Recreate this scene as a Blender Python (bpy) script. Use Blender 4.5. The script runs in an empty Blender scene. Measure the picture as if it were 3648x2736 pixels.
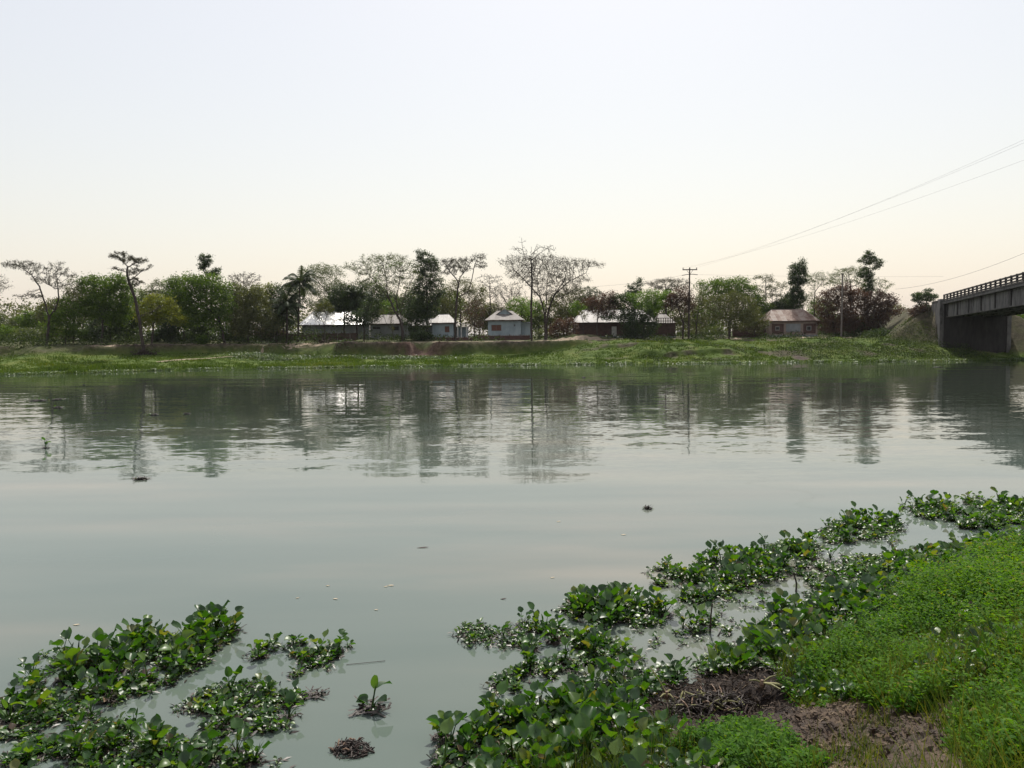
import bpy, math, random
import numpy as np
from mathutils import Vector, Matrix

random.seed(7)
RNG = np.random.default_rng(11)
SC = bpy.context.scene
COL = SC.collection
R = math.radians

# ------------------------------------------------------------------ camera
CAM_H = 4.0
FPX = 2836.0
PITCH, ROLL = 3.49, -0.5
cam_d = bpy.data.cameras.new('camera')
cam_d.sensor_width = 36.0
cam_d.lens = 36.0 * FPX / 3648.0
cam_d.clip_start = 0.1
cam_d.clip_end = 6000.0
cam = bpy.data.objects.new('camera', cam_d)
COL.objects.link(cam)
CAM_M = Matrix.Rotation(R(90 - PITCH), 4, 'X') @ Matrix.Rotation(R(ROLL), 4, 'Z')
cam.matrix_world = Matrix.Translation((0, 0, CAM_H)) @ CAM_M
SC.camera = cam
CR = np.array(CAM_M.to_3x3())

# ------------------------------------------------------------------ sky, sun, exposure
SUN_EL, SUN_AZ = 54.0, 9.0
world = bpy.data.worlds.new('World')
SC.world = world
world.use_nodes = True
wn, wl = world.node_tree.nodes, world.node_tree.links
wn.clear()
w_out = wn.new('ShaderNodeOutputWorld')
w_bg = wn.new('ShaderNodeBackground')
w_sky = wn.new('ShaderNodeTexSky')
w_sky.sky_type = 'NISHITA'
w_sky.sun_disc = False
w_sky.sun_elevation = R(SUN_EL)
w_sky.sun_rotation = R(SUN_AZ)
w_sky.altitude = 0
w_sky.air_density = 1.7
w_sky.dust_density = 2.0
w_sky.ozone_density = 0.4
w_mix = wn.new('ShaderNodeMix')
w_mix.data_type = 'RGBA'
w_mix.inputs[0].default_value = 0.45
w_mix.inputs[7].default_value = (11.8, 11.2, 11.3, 1)      # even white heat haze
wl.new(w_sky.outputs[0], w_mix.inputs[6])
wl.new(w_mix.outputs[2], w_bg.inputs[0])
w_bg.inputs[1].default_value = 0.101
wl.new(w_bg.outputs[0], w_out.inputs[0])

sun_d = bpy.data.lights.new('sun', 'SUN')
sun_d.energy = 5.0
sun_d.angle = R(0.6)
sun_d.color = (1.0, 0.95, 0.87)
sun = bpy.data.objects.new('sun', sun_d)
COL.objects.link(sun)
SV = Vector((math.sin(R(SUN_AZ)) * math.cos(R(SUN_EL)), math.cos(R(SUN_AZ)) * math.cos(R(SUN_EL)), math.sin(R(SUN_EL))))
sun.rotation_euler = SV.to_track_quat('Z', 'Y').to_euler()
sun.location = (0, 0, 60)

SC.view_settings.view_transform = 'Standard'
SC.view_settings.look = 'None'
SC.view_settings.exposure = 0.0
SC.view_settings.gamma = 1.0
SC.view_settings.use_curve_mapping = False
SC.render.engine = 'CYCLES'
SC.cycles.max_bounces = 6
SC.cycles.diffuse_bounces = 2
SC.cycles.glossy_bounces = 3
SC.cycles.transmission_bounces = 3
SC.cycles.transparent_max_bounces = 4
SC.cycles.caustics_reflective = False
SC.cycles.caustics_refractive = False
SC.cycles.use_denoising = True

# ------------------------------------------------------------------ pixel helpers (photo pixels, 3648 wide)
def ray(u, v):
    d = CR @ np.array([(u - 1824.0) / FPX, -(v - 1368.0) / FPX, -1.0])
    return d
def P(u, v, depth):
    d = ray(u, v); t = depth / d[1]
    return np.array([d[0] * t, depth, CAM_H + d[2] * t])
def G(u, v, z=0.0):
    d = ray(u, v); t = (z - CAM_H) / d[2]
    return np.array([d[0] * t, d[1] * t, z])
def project(X):
    X = np.asarray(X, float).reshape(-1, 3) - np.array([0, 0, CAM_H])
    c = X @ CR
    w = np.maximum(-c[:, 2], 1e-3)
    return np.stack([1824 + FPX * c[:, 0] / w, 1368 - FPX * c[:, 1] / w, w], 1)

# ------------------------------------------------------------------ noise in numpy
def _hash(ix, iy, seed):
    h = (ix * 374761393 + iy * 668265263 + seed * 1442695041) & 0xffffffff
    h = ((h ^ (h >> 13)) * 1274126177) & 0xffffffff
    return ((h ^ (h >> 16)) & 0xffff) / 65535.0
def vnoise(x, y, seed=0):
    x = np.asarray(x, float); y = np.asarray(y, float)
    ix = np.floor(x).astype(np.int64); iy = np.floor(y).astype(np.int64)
    fx = x - ix; fy = y - iy
    fx = fx * fx * (3 - 2 * fx); fy = fy * fy * (3 - 2 * fy)
    a = _hash(ix, iy, seed); b = _hash(ix + 1, iy, seed); c = _hash(ix, iy + 1, seed); d = _hash(ix + 1, iy + 1, seed)
    return (a * (1 - fx) + b * fx) * (1 - fy) + (c * (1 - fx) + d * fx) * fy
def fbm(x, y, seed=0, o=4):
    s = 0; a = 0.5; t = 0
    for k in range(o):
        s = s + a * vnoise(x, y, seed + k * 17); t += a
        x = x * 2.03 + 5.1; y = y * 2.03 + 1.7; a *= 0.5
    return s / t
def sstep(a, b, x):
    t = np.clip((x - a) / (b - a), 0, 1)
    return t * t * (3 - 2 * t)

# ------------------------------------------------------------------ mesh helpers
def np_mesh(name, V, faces, mat=None, smooth=False, attrs=None):
    """faces: list of int arrays (n,k)"""
    me = bpy.data.meshes.new(name)
    V = np.asarray(V, np.float32)
    me.vertices.add(len(V)); me.vertices.foreach_set('co', V.ravel())
    faces = [np.asarray(f, np.int32) for f in faces if len(f)]
    li = np.concatenate([f.ravel() for f in faces])
    ks = np.concatenate([np.full(len(f), f.shape[1], np.int32) for f in faces])
    ls = np.concatenate([[0], np.cumsum(ks)[:-1]]).astype(np.int32)
    me.loops.add(len(li)); me.loops.foreach_set('vertex_index', li)
    me.polygons.add(len(ks)); me.polygons.foreach_set('loop_start', ls)
    if smooth:
        me.polygons.foreach_set('use_smooth', np.ones(len(ks), bool))
    if attrs:
        for an, (dom, arr) in attrs.items():
            a = me.attributes.new(an, 'FLOAT', dom)
            a.data.foreach_set('value', np.asarray(arr, np.float32))
    me.update(calc_edges=True)
    if mat: me.materials.append(mat)
    return me
def link(name, data, parent=None, loc=None, rot=None, scale=None):
    o = bpy.data.objects.new(name, data)
    COL.objects.link(o)
    if parent is not None: o.parent = parent
    if loc is not None: o.location = loc
    if rot is not None: o.rotation_euler = rot
    if scale is not None: o.scale = scale
    return o
def tag(o, label=None, cat=None, group=None, kind=None):
    if label: o['label'] = label
    if cat: o['category'] = cat
    if group: o['group'] = group
    if kind: o['kind'] = kind
    return o
def thing(name, label, cat, loc=(0, 0, 0), rz=0.0, group=None):
    o = link(name, None, None, loc, (0, 0, rz))
    o.empty_display_size = 0.3
    return tag(o, label, cat, group)

class MB:
    def __init__(s): s.v = []; s.f = []
    def add(s, vs, fs):
        b = len(s.v); s.v += [tuple(map(float, p)) for p in vs]; s.f += [tuple(b + i for i in f) for f in fs]; return s
    def box(s, x0, x1, y0, y1, z0, z1):
        return s.add([(x0, y0, z0), (x1, y0, z0), (x1, y1, z0), (x0, y1, z0), (x0, y0, z1), (x1, y0, z1), (x1, y1, z1), (x0, y1, z1)],
                     [(0, 3, 2, 1), (4, 5, 6, 7), (0, 1, 5, 4), (1, 2, 6, 5), (2, 3, 7, 6), (3, 0, 4, 7)])
    def hexa(s, pts):   # 8 points, bottom ring then top ring
        return s.add(pts, [(0, 3, 2, 1), (4, 5, 6, 7), (0, 1, 5, 4), (1, 2, 6, 5), (2, 3, 7, 6), (3, 0, 4, 7)])
    def tube(s, pts, rad, k=6, cap=True):
        pts = [Vector(p) for p in pts]
        n = len(pts)
        rr = rad if isinstance(rad, (list, tuple)) else [rad] * n
        vs = []; fs = []
        ref = Vector((0.31, 0.83, 0.47)).normalized()
        for i, p in enumerate(pts):
            d = (pts[min(i + 1, n - 1)] - pts[max(i - 1, 0)]).normalized()
            a = d.cross(ref); 
            if a.length < 0.05: a = d.cross(Vector((1, 0, 0)))
            a.normalize(); b = d.cross(a)
            for j in range(k):
                t = 2 * math.pi * j / k
                vs.append(p + (a * math.cos(t) + b * math.sin(t)) * rr[i])
        for i in range(n - 1):
            for j in range(k):
                fs.append((i * k + j, i * k + (j + 1) % k, (i + 1) * k + (j + 1) % k, (i + 1) * k + j))
        if cap:
            fs.append(tuple(range(k - 1, -1, -1))); fs.append(tuple((n - 1) * k + j for j in range(k)))
        return s.add(vs, fs)
    def slab(s, poly, nrm, th):   # polygon extruded against its normal
        n = len(poly); nv = Vector(nrm) * th
        vs = [Vector(p) for p in poly] + [Vector(p) - nv for p in poly]
        fs = [tuple(range(n)), tuple(range(2 * n - 1, n - 1, -1))]
        for i in range(n):
            fs.append((i, i + n, (i + 1) % n + n, (i + 1) % n))
        return s.add(vs, fs)
    def mesh(s, name, mat, smooth=False):
        me = bpy.data.meshes.new(name); me.from_pydata(s.v, [], s.f)
        if smooth:
            for p in me.polygons: p.use_smooth = True
        me.materials.append(mat); me.update(); return me
    def build(s, name, mat, parent=None, smooth=False):
        return link(name, s.mesh(name, mat, smooth), parent)

# ------------------------------------------------------------------ materials
MATS = {}
def new_mat(name):
    m = bpy.data.materials.new(name); m.use_nodes = True
    nt = m.node_tree; nt.nodes.clear()
    MATS[name] = m
    return m, nt.nodes, nt.links
def ramp(nodes, stops):
    r = nodes.new('ShaderNodeValToRGB')
    e = r.color_ramp.elements
    e[0].position, e[0].color = stops[0][0], (*stops[0][1], 1)
    e[1].position, e[1].color = stops[-1][0], (*stops[-1][1], 1)
    for p, c in stops[1:-1]:
        x = e.new(p); x.color = (*c, 1)
    return r
def surface(name, stops, scale=3.0, rough=0.85, bump=0.3, bscale=30.0, metal=0.0, stretch=(1, 1, 1), detail=6.0, bdist=0.02, spec=0.3):
    """noise-coloured surface with fine relief, on object coordinates"""
    m, N, L = new_mat(name)
    out = N.new('ShaderNodeOutputMaterial'); b = N.new('ShaderNodeBsdfPrincipled')
    tc = N.new('ShaderNodeTexCoord'); mp = N.new('ShaderNodeMapping'); mp.inputs['Scale'].default_value = stretch
    L.new(tc.outputs['Object'], mp.inputs[0])
    n1 = N.new('ShaderNodeTexNoise'); n1.inputs['Scale'].default_value = scale; n1.inputs['Detail'].default_value = detail; n1.inputs['Roughness'].default_value = 0.65
    L.new(mp.outputs[0], n1.inputs['Vector'])
    r = ramp(N, stops); L.new(n1.outputs[0], r.inputs[0]); L.new(r.outputs[0], b.inputs['Base Color'])
    b.inputs['Roughness'].default_value = rough; b.inputs['Metallic'].default_value = metal
    b.inputs['Specular IOR Level'].default_value = spec
    if bump:
        n2 = N.new('ShaderNodeTexNoise'); n2.inputs['Scale'].default_value = bscale; n2.inputs['Detail'].default_value = 5
        L.new(tc.outputs['Object'], n2.inputs['Vector'])
        bp = N.new('ShaderNodeBump'); bp.inputs['Strength'].default_value = bump; bp.inputs['Distance'].default_value = bdist
        L.new(n2.outputs[0], bp.inputs['Height']); L.new(bp.outputs[0], b.inputs['Normal'])
    L.new(b.outputs[0], out.inputs[0])
    return m
def foliage(name, stops, rough=0.45, trans=0.4, tcol=(1.3, 1.25, 0.5), spec=0.4, use_obj=True):
    """leaf: per-leaf tint attribute (+ per-object random), light passing through from behind"""
    m, N, L = new_mat(name)
    out = N.new('ShaderNodeOutputMaterial'); b = N.new('ShaderNodeBsdfPrincipled')
    at = N.new('ShaderNodeAttribute'); at.attribute_name = 'tint'
    fac = at.outputs['Fac']
    if use_obj:
        oi = N.new('ShaderNodeObjectInfo'); ad = N.new('ShaderNodeMath'); ad.operation = 'ADD'
        L.new(at.outputs['Fac'], ad.inputs[0]); L.new(oi.outputs['Random'], ad.inputs[1])
        fr = N.new('ShaderNodeMath'); fr.operation = 'FRACT'; L.new(ad.outputs[0], fr.inputs[0]); fac = fr.outputs[0]
    r = ramp(N, stops); L.new(fac, r.inputs[0])
    L.new(r.outputs[0], b.inputs['Base Color'])
    b.inputs['Roughness'].default_value = rough; b.inputs['Specular IOR Level'].default_value = spec
    tr = N.new('ShaderNodeBsdfTranslucent')
    mu = N.new('ShaderNodeMix'); mu.data_type = 'RGBA'; mu.blend_type = 'MULTIPLY'; mu.inputs[0].default_value = 1.0
    L.new(r.outputs[0], mu.inputs[6]); mu.inputs[7].default_value = (*tcol, 1)
    L.new(mu.outputs[2], tr.inputs[0])
    mx = N.new('ShaderNodeMixShader'); mx.inputs[0].default_value = trans
    L.new(b.outputs[0], mx.inputs[1]); L.new(tr.outputs[0], mx.inputs[2]); L.new(mx.outputs[0], out.inputs[0])
    return m

bark = surface('bark', [(0.3, (0.024, 0.018, 0.016)), (0.7, (0.070, 0.054, 0.046))], 4, 0.9, 0.5, 18, stretch=(1, 1, 0.25))
bark_pale = surface('pale_bark', [(0.3, (0.09, 0.07, 0.06)), (0.7, (0.20, 0.165, 0.14))], 4, 0.9, 0.5, 18, stretch=(1, 1, 0.25))
F_GREEN = foliage('leaf_green', [(0.0, (0.030, 0.060, 0.010)), (0.5, (0.075, 0.135, 0.020)), (1.0, (0.14, 0.21, 0.038))], use_obj=False, trans=0.52, spec=0.25)
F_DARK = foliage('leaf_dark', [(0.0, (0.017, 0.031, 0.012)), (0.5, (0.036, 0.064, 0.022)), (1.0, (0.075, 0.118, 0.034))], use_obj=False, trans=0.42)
F_BRIGHT = foliage('leaf_bright', [(0.0, (0.065, 0.13, 0.014)), (0.5, (0.12, 0.22, 0.026)), (1.0, (0.19, 0.29, 0.04))], use_obj=False)
F_YELLOW = foliage('leaf_yellow_green', [(0.0, (0.08, 0.10, 0.012)), (0.5, (0.16, 0.19, 0.02)), (1.0, (0.24, 0.25, 0.03))], use_obj=False)
F_OLIVE = foliage('leaf_olive', [(0.0, (0.040, 0.048, 0.018)), (0.5, (0.085, 0.098, 0.034)), (1.0, (0.14, 0.15, 0.055))], use_obj=False)
F_BROWN = foliage('leaf_brown', [(0.0, (0.040, 0.024, 0.018)), (0.5, (0.082, 0.050, 0.034)), (1.0, (0.13, 0.082, 0.05))], use_obj=False, tcol=(1.2, 0.9, 0.6))
F_GREY = foliage('leaf_grey', [(0.0, (0.030, 0.028, 0.019)), (0.5, (0.050, 0.050, 0.030)), (1.0, (0.085, 0.084, 0.048))], use_obj=False, tcol=(1.1, 1.05, 0.7))
F_PALE = foliage('leaf_pale', [(0.0, (0.045, 0.065, 0.022)), (0.5, (0.085, 0.115, 0.040)), (1.0, (0.14, 0.175, 0.062))], use_obj=False)
F_PALM = foliage('leaf_palm', [(0.0, (0.018, 0.030, 0.012)), (0.5, (0.032, 0.050, 0.020)), (1.0, (0.06, 0.08, 0.035))], use_obj=True, trans=0.25, rough=0.6, spec=0.2)
F_GRASS = foliage('grass_blade', [(0.0, (0.034, 0.066, 0.009)), (0.4, (0.070, 0.120, 0.014)), (0.75, (0.125, 0.150, 0.022)), (1.0, (0.17, 0.14, 0.045))], use_obj=False, rough=0.6, spec=0.2, trans=0.4)
F_HERB = foliage('herb_leaf', [(0.0, (0.022, 0.060, 0.007)), (0.5, (0.054, 0.148, 0.012)), (0.9, (0.118, 0.225, 0.016)), (1.0, (0.22, 0.19, 0.05))], use_obj=False, rough=0.65, spec=0.15, trans=0.5, tcol=(1.5, 1.4, 0.3))
F_HYA = foliage('hyacinth_leaf', [(0.0, (0.014, 0.050, 0.007)), (0.35, (0.026, 0.085, 0.010)), (0.7, (0.050, 0.125, 0.014)), (0.93, (0.10, 0.17, 0.02)), (0.985, (0.13, 0.13, 0.04)), (1.0, (0.08, 0.05, 0.03))],
                use_obj=True, rough=0.40, trans=0.42, tcol=(1.7, 1.6, 0.35), spec=0.7)
F_HYA_FAR = foliage('floating_weed_leaf', [(0.0, (0.03, 0.06, 0.015)), (0.5, (0.07, 0.12, 0.03)), (1.0, (0.14, 0.17, 0.07))], use_obj=False, rough=0.5, trans=0.35, spec=0.5)
F_DEAD = foliage('dead_leaf', [(0.0, (0.035, 0.022, 0.016)), (0.5, (0.10, 0.065, 0.042)), (1.0, (0.27, 0.19, 0.11))], use_obj=True, rough=0.7, trans=0.15, tcol=(1, 0.9, 0.6))
M_ROOT = surface('wet_roots', [(0.3, (0.010, 0.007, 0.006)), (0.7, (0.045, 0.03, 0.022))], 25, 0.55, 0.6, 60, spec=0.4)
M_STALK = surface('dry_stalk', [(0.3, (0.12, 0.12, 0.04)), (0.7, (0.27, 0.25, 0.11))], 12, 0.6, 0.2, 60)

# ------------------------------------------------------------------ water
def make_water():
    m, N, L = new_mat('river_water')
    out = N.new('ShaderNodeOutputMaterial'); b = N.new('ShaderNodeBsdfPrincipled')
    geo = N.new('ShaderNodeNewGeometry')
    def mapped(scale, rot=0.0):
        mp = N.new('ShaderNodeMapping'); mp.inputs['Scale'].default_value = scale; mp.inputs['Rotation'].default_value = (0, 0, rot)
        L.new(geo.outputs['Position'], mp.inputs[0]); return mp.outputs[0]
    def noise(vec, sc, det=2.0, col=False):
        n = N.new('ShaderNodeTexNoise'); n.inputs['Scale'].default_value = sc; n.inputs['Detail'].default_value = det
        L.new(vec, n.inputs['Vector']); return n.outputs[1] if col else n.outputs[0]
    def math_(op, a, bb=None, c=None):
        n = N.new('ShaderNodeMath'); n.operation = op
        for i, x in enumerate((a, bb, c)):
            if x is None: continue
            if isinstance(x, (int, float)): n.inputs[i].default_value = x
            else: L.new(x, n.inputs[i])
        return n.outputs[0]
    def vmath(op, a, bb):
        n = N.new('ShaderNodeVectorMath'); n.operation = op
        for i, x in enumerate((a, bb)):
            if isinstance(x, tuple): n.inputs[i].default_value = x
            else: L.new(x, n.inputs[i])
        return n.outputs[0]
    def vscale(a, s):
        n = N.new('ShaderNodeVectorMath'); n.operation = 'SCALE'; L.new(a, n.inputs[0])
        if isinstance(s, (int, float)): n.inputs['Scale'].default_value = s
        else: L.new(s, n.inputs['Scale'])
        return n.outputs[0]
    # silt: slow colour drift
    silt = noise(mapped((0.075, 0.26, 1), -0.35), 1.0, 4)
    r = ramp(N, [(0.30, (0.082, 0.112, 0.096)), (0.50, (0.106, 0.130, 0.110)), (0.60, (0.135, 0.145, 0.120)), (0.75, (0.205, 0.188, 0.148))])
    L.new(silt, r.inputs[0])
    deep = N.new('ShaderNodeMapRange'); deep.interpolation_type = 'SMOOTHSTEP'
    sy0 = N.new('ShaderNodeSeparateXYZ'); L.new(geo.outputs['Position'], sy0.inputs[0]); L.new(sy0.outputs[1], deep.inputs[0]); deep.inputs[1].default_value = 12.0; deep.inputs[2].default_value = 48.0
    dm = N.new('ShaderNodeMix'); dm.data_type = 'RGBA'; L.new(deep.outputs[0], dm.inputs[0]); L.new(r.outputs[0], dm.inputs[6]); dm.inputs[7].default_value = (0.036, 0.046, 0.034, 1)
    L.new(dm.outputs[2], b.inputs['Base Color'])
    b.inputs['Roughness'].default_value = 0.03
    b.inputs['IOR'].default_value = 1.333
    # breeze: ripples on the open river, calm near this bank
    sx = N.new('ShaderNodeSeparateXYZ'); L.new(geo.outputs['Position'], sx.inputs[0])
    mr = N.new('ShaderNodeMapRange'); mr.interpolation_type = 'SMOOTHSTEP'
    wob = noise(mapped((0.06, 0.05, 1)), 1.0, 2)
    yy = math_('ADD', sx.outputs[1], math_('MULTIPLY', math_('SUBTRACT', wob, 0.5), 16.0))
    L.new(yy, mr.inputs[0]); mr.inputs[1].default_value = 17.0; mr.inputs[2].default_value = 33.0
    gust = noise(mapped((0.035, 0.11, 1), 0.1), 1.0, 3)
    gm = N.new('ShaderNodeMapRange'); L.new(gust, gm.inputs[0]); gm.inputs[1].default_value = 0.3; gm.inputs[2].default_value = 0.7; gm.inputs[3].default_value = 0.45; gm.inputs[4].default_value = 1.3
    lee = N.new('ShaderNodeMapRange'); lee.interpolation_type = 'SMOOTHSTEP'; L.new(sx.outputs[1], lee.inputs[0]); lee.inputs[1].default_value = 42.0; lee.inputs[2].default_value = 82.0; lee.inputs[3].default_value = 1.0; lee.inputs[4].default_value = 0.38
    amp = math_('MULTIPLY', math_('MULTIPLY', mr.outputs[0], gm.outputs[0]), lee.outputs[0])
    rip1 = vmath('SUBTRACT', noise(mapped((1.1, 2.4, 1), -0.12), 1.0, 2.0, True), (0.5, 0.5, 0.5))
    rip2 = vmath('SUBTRACT', noise(mapped((3.2, 7.0, 1), 0.16), 1.0, 1.5, True), (0.5, 0.5, 0.5))
    swell = vmath('SUBTRACT', noise(mapped((0.10, 0.75, 1), -0.12), 1.0, 1.0, True), (0.5, 0.5, 0.5))
    s = vmath('ADD', vscale(rip1, 0.075), vscale(rip2, 0.075))
    s = vscale(s, amp)
    s = vmath('ADD', s, vscale(swell, 0.045))
    s = vmath('MULTIPLY', s, (0.45, 1.0, 0.0))
    nrm = N.new('ShaderNodeVectorMath'); nrm.operation = 'NORMALIZE'
    L.new(vmath('ADD', s, (0.0, 0.0, 1.0)), nrm.inputs[0])
    L.new(nrm.outputs[0], b.inputs['Normal'])
    L.new(b.outputs[0], out.inputs[0])
    return m
M_WATER = make_water()
wme = np_mesh('river', np.array([[-700, -60, 0], [700, -60, 0], [700, 150, 0], [-700, 150, 0]]), [np.array([[0, 1, 2, 3]])], M_WATER)
tag(link('river', wme), 'calm grey green river with breeze ripples towards the far bank', 'river', kind='structure')

# ------------------------------------------------------------------ far bank terrain
# the bridge axis: far abutment and the way the road runs on
BR0 = np.array([69.0, 118.8]); BDIR = np.array([-0.2862, -0.9582]); BPERP = np.array([0.9582, -0.2862])
def shore_y(x):
    return np.interp(x, [-400, -120, -57, -43, -23, 0, 57, 75, 140, 400], [-10, 68, 92, 100, 105, 108, 109, 112, 118, 125]) + 0.9 * (vnoise(np.asarray(x) * 0.13, 0 * np.asarray(x), 3) - 0.5) + 0.4 * (vnoise(np.asarray(x) * 0.7, 0 * np.asarray(x), 4) - 0.5)
def far_h(x, y):
    """height of the far bank; also the bare-soil mask"""
    x = np.asarray(x, float); y = np.asarray(y, float)
    e = y - shore_y(x)
    n1 = fbm(x * 0.12, y * 0.12, 5); n2 = fbm(x * 0.6, y * 0.9, 9); n3 = fbm(x * 2.2, y * 2.2, 21, 3)
    left = sstep(-30, -44, x); right = sstep(-2, 18, x)
    top = 3.05 + 0.25 * (n1 - 0.5) + 0.5 * sstep(20, 34, e)
    # shelf and scarp (left and middle)
    es = 15.6 + 2.0 * left + 3.0 * (vnoise(x * 0.16, x * 0, 31) - 0.5) + 1.2 * (vnoise(x * 0.55, x * 0, 33) - 0.5)
    zs = 1.05 + 0.75 * left
    shelf = zs * (np.clip(e / es, 0, 1) ** 1.25) + 0.06 * (n2 - 0.5) * sstep(0, 3, e)
    brk = vnoise(x * 0.21, x * 0, 35); sc = sstep(0.0, 1.0, (e - es) / (0.8 + 4.5 * sstep(0.5, 0.8, brk)))
    za = shelf + (top - shelf) * sc
    # gentle terraced slope (right)
    tt = np.clip(e / 17.5, 0, 1)
    zb = (top) * (0.25 * tt + 0.75 * sstep(0, 1.0, tt))
    off = 2.2 * (vnoise(x * 0.22, x * 0, 41) - 0.5)
    st = 0.62 * (sstep(0, 0.35, e - 6.3 - off) * sstep(16, 20, x) * (1 - sstep(31, 34, x))) * (1 - sstep(8, 14, e))
    st2 = 0.4 * (sstep(0, 0.3, e - 10.5 - off) * sstep(12, 15, x) * (1 - sstep(26, 30, x))) * (1 - sstep(12, 16, e))
    zb = zb + st + st2 + 0.6 * (n2 - 0.5) * sstep(0.5, 4, e) + 0.10 * (n3 - 0.5) * sstep(0.5, 3, e)
    z = za * (1 - right) + zb * right
    z = z + (0.42 * (n3 - 0.5) + 0.7 * (n2 - 0.5)) * sc * (1 - sc * sstep(1.2, 2.4, e - es)) * (1 - right) + 0.14 * (n3 - 0.5) * sc * (1 - sstep(18, 24, e)) + 0.18 * (n2 - 0.5) * sstep(17, 22, e)
    z = np.where(e < 0, np.maximum(-1.6, e * 0.22), z)
    soil = np.clip(sc * (1 - sstep(3.4, 5.5, e - es)) * (1 - right) * (0.5 + 0.9 * n2) * (1 - 0.75 * sstep(0.5, 0.8, brk)), 0, 1)
    soil = np.maximum(soil, right * np.clip(sstep(0.56, 0.72, fbm(x * 0.35, y * 0.6, 77)) * sstep(2, 6, e) * 0.8, 0, 1))
    soil = np.maximum(soil, sstep(18, 20, e) * (0.25 + 0.6 * n2))
    soil = np.maximum(soil, 1.3 * np.exp(-((x - 41.0) / 1.5) ** 2 - ((y - 113.0 - 0.8 * (x - 41)) / 2.6) ** 2) * (0.5 + n2))
    # a dug, reddish part of the scarp
    red = np.exp(-((x + 14.5 + 3 * (n2 - 0.5)) / 4.6) ** 4) * sstep(-3.2, -0.6, e - es + 2.5 * (n2 - 0.5)) * (1 - sstep(1.4, 2.4, e - es)) * sstep(0.3, 0.55, n2 + 0.15)
    # earth ramp carrying the road to the bridge
    q0 = (x - BR0[0]) * (-BDIR[0]) + (y - BR0[1]) * (-BDIR[1]); d = np.abs((x - BR0[0]) * BPERP[0] + (y - BR0[1]) * BPERP[1])
    emb = np.minimum(8.0, 8.0 - (d - 4.7) * 0.72 + 0.5 * (n2 - 0.5))
    front = np.where(d < 4.6, 8.0 + np.minimum(q0 - 2.2, 0) * 8.0, 8.0 + np.minimum(q0 - 7.0, 0) * 0.85)
    emb = np.minimum(emb, front)
    # ground under the bridge falls to the water
    isemb = sstep(0.0, 0.8, emb - z) * (e > 2)
    z = np.where((e > 2), np.maximum(z, emb), z)
    soil = np.maximum(soil, isemb * (0.75 + 0.5 * (n2 - 0.5)))
    # spoil heap beside the road
    mx, my = 11.5, 131.5
    z = z + 0.95 * np.exp(-(((x - mx) / 4.2) ** 2 + ((y - my) / 1.6) ** 2)) * (0.75 + 0.5 * n3)
    return z, np.clip(soil, 0, 1), np.clip(red, 0, 1), isemb

def make_far():
    xs = np.concatenate([[-1500, -800, -400, -250, -180, -140, -115], np.arange(-95, 100.01, 0.45), [112, 130, 160, 220, 350, 700, 1500]])
    es = np.concatenate([[-9, -5, -2.5, -1, -0.4], np.arange(0, 24, 0.22), np.arange(24, 60, 1.5), [62, 70, 85, 110, 150, 220, 320, 500, 900, 1800, 4000]])
    X, E = np.meshgrid(xs, es)
    Y = shore_y(X) + E
    Z, S, Rd, IE = far_h(X, Y)
    V = np.stack([X, Y, Z], -1).reshape(-1, 3)
    nx, ne = len(xs), len(es)
    i = np.arange(ne - 1)[:, None] * nx + np.arange(nx - 1)[None, :]
    Fq = np.stack([i, i + 1, i + 1 + nx, i + nx], -1).reshape(-1, 4)
    m, N, L = new_mat('bank_ground')
    out = N.new('ShaderNodeOutputMaterial'); b = N.new('ShaderNodeBsdfPrincipled'); b.inputs['Roughness'].default_value = 0.95; b.inputs['Specular IOR Level'].default_value = 0.15
    geo = N.new('ShaderNodeNewGeometry')
    n1 = N.new('ShaderNodeTexNoise'); n1.inputs['Scale'].default_value = 0.35; n1.inputs['Detail'].default_value = 8; n1.inputs['Roughness'].default_value = 0.7
    L.new(geo.outputs['Position'], n1.inputs['Vector'])
    g = ramp(N, [(0.3, (0.035, 0.062, 0.010)), (0.5, (0.065, 0.10, 0.016)), (0.72, (0.12, 0.13, 0.03))]); L.new(n1.outputs[0], g.inputs[0])
    n2 = N.new('ShaderNodeTexNoise'); n2.inputs['Scale'].default_value = 1.6; n2.inputs['Detail'].default_value = 8; n2.inputs['Roughness'].default_value = 0.7
    L.new(geo.outputs['Position'], n2.inputs['Vector'])
    so = ramp(N, [(0.32, (0.018, 0.013, 0.011)), (0.5, (0.058, 0.043, 0.034)), (0.75, (0.15, 0.115, 0.088))]); L.new(n2.outputs[0], so.inputs[0])
    rd = ramp(N, [(0.32, (0.035, 0.021, 0.017)), (0.5, (0.080, 0.048, 0.037)), (0.75, (0.15, 0.10, 0.075))]); L.new(n2.outputs[0], rd.inputs[0])
    def mix(fac, a, bb):
        x = N.new('ShaderNodeMix'); x.data_type = 'RGBA'; L.new(fac, x.inputs[0]); L.new(a, x.inputs[6]); L.new(bb, x.inputs[7]); return x.outputs[2]
    def attr(n):
        a = N.new('ShaderNodeAttribute'); a.attribute_name = n; return a.outputs['Fac']
    c = mix(attr('soil'), g.outputs[0], so.outputs[0]); c = mix(attr('red'), c, rd.outputs[0])
    L.new(c, b.inputs['Base Color'])
    bp = N.new('ShaderNodeBump'); bp.inputs['Strength'].default_value = 0.8; bp.inputs['Distance'].default_value = 0.12; L.new(n2.outputs[0], bp.inputs['Height']); L.new(bp.outputs[0], b.inputs['Normal'])
    L.new(b.outputs[0], out.inputs[0])
    me = np_mesh('far_bank', V, [Fq], m, True, {'soil': ('POINT', S.ravel()), 'red': ('POINT', Rd.ravel())})
    tag(link('far_bank', me), 'grassy far river bank with a bare earth scarp below the village', 'bank', kind='structure')
make_far()
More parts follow.
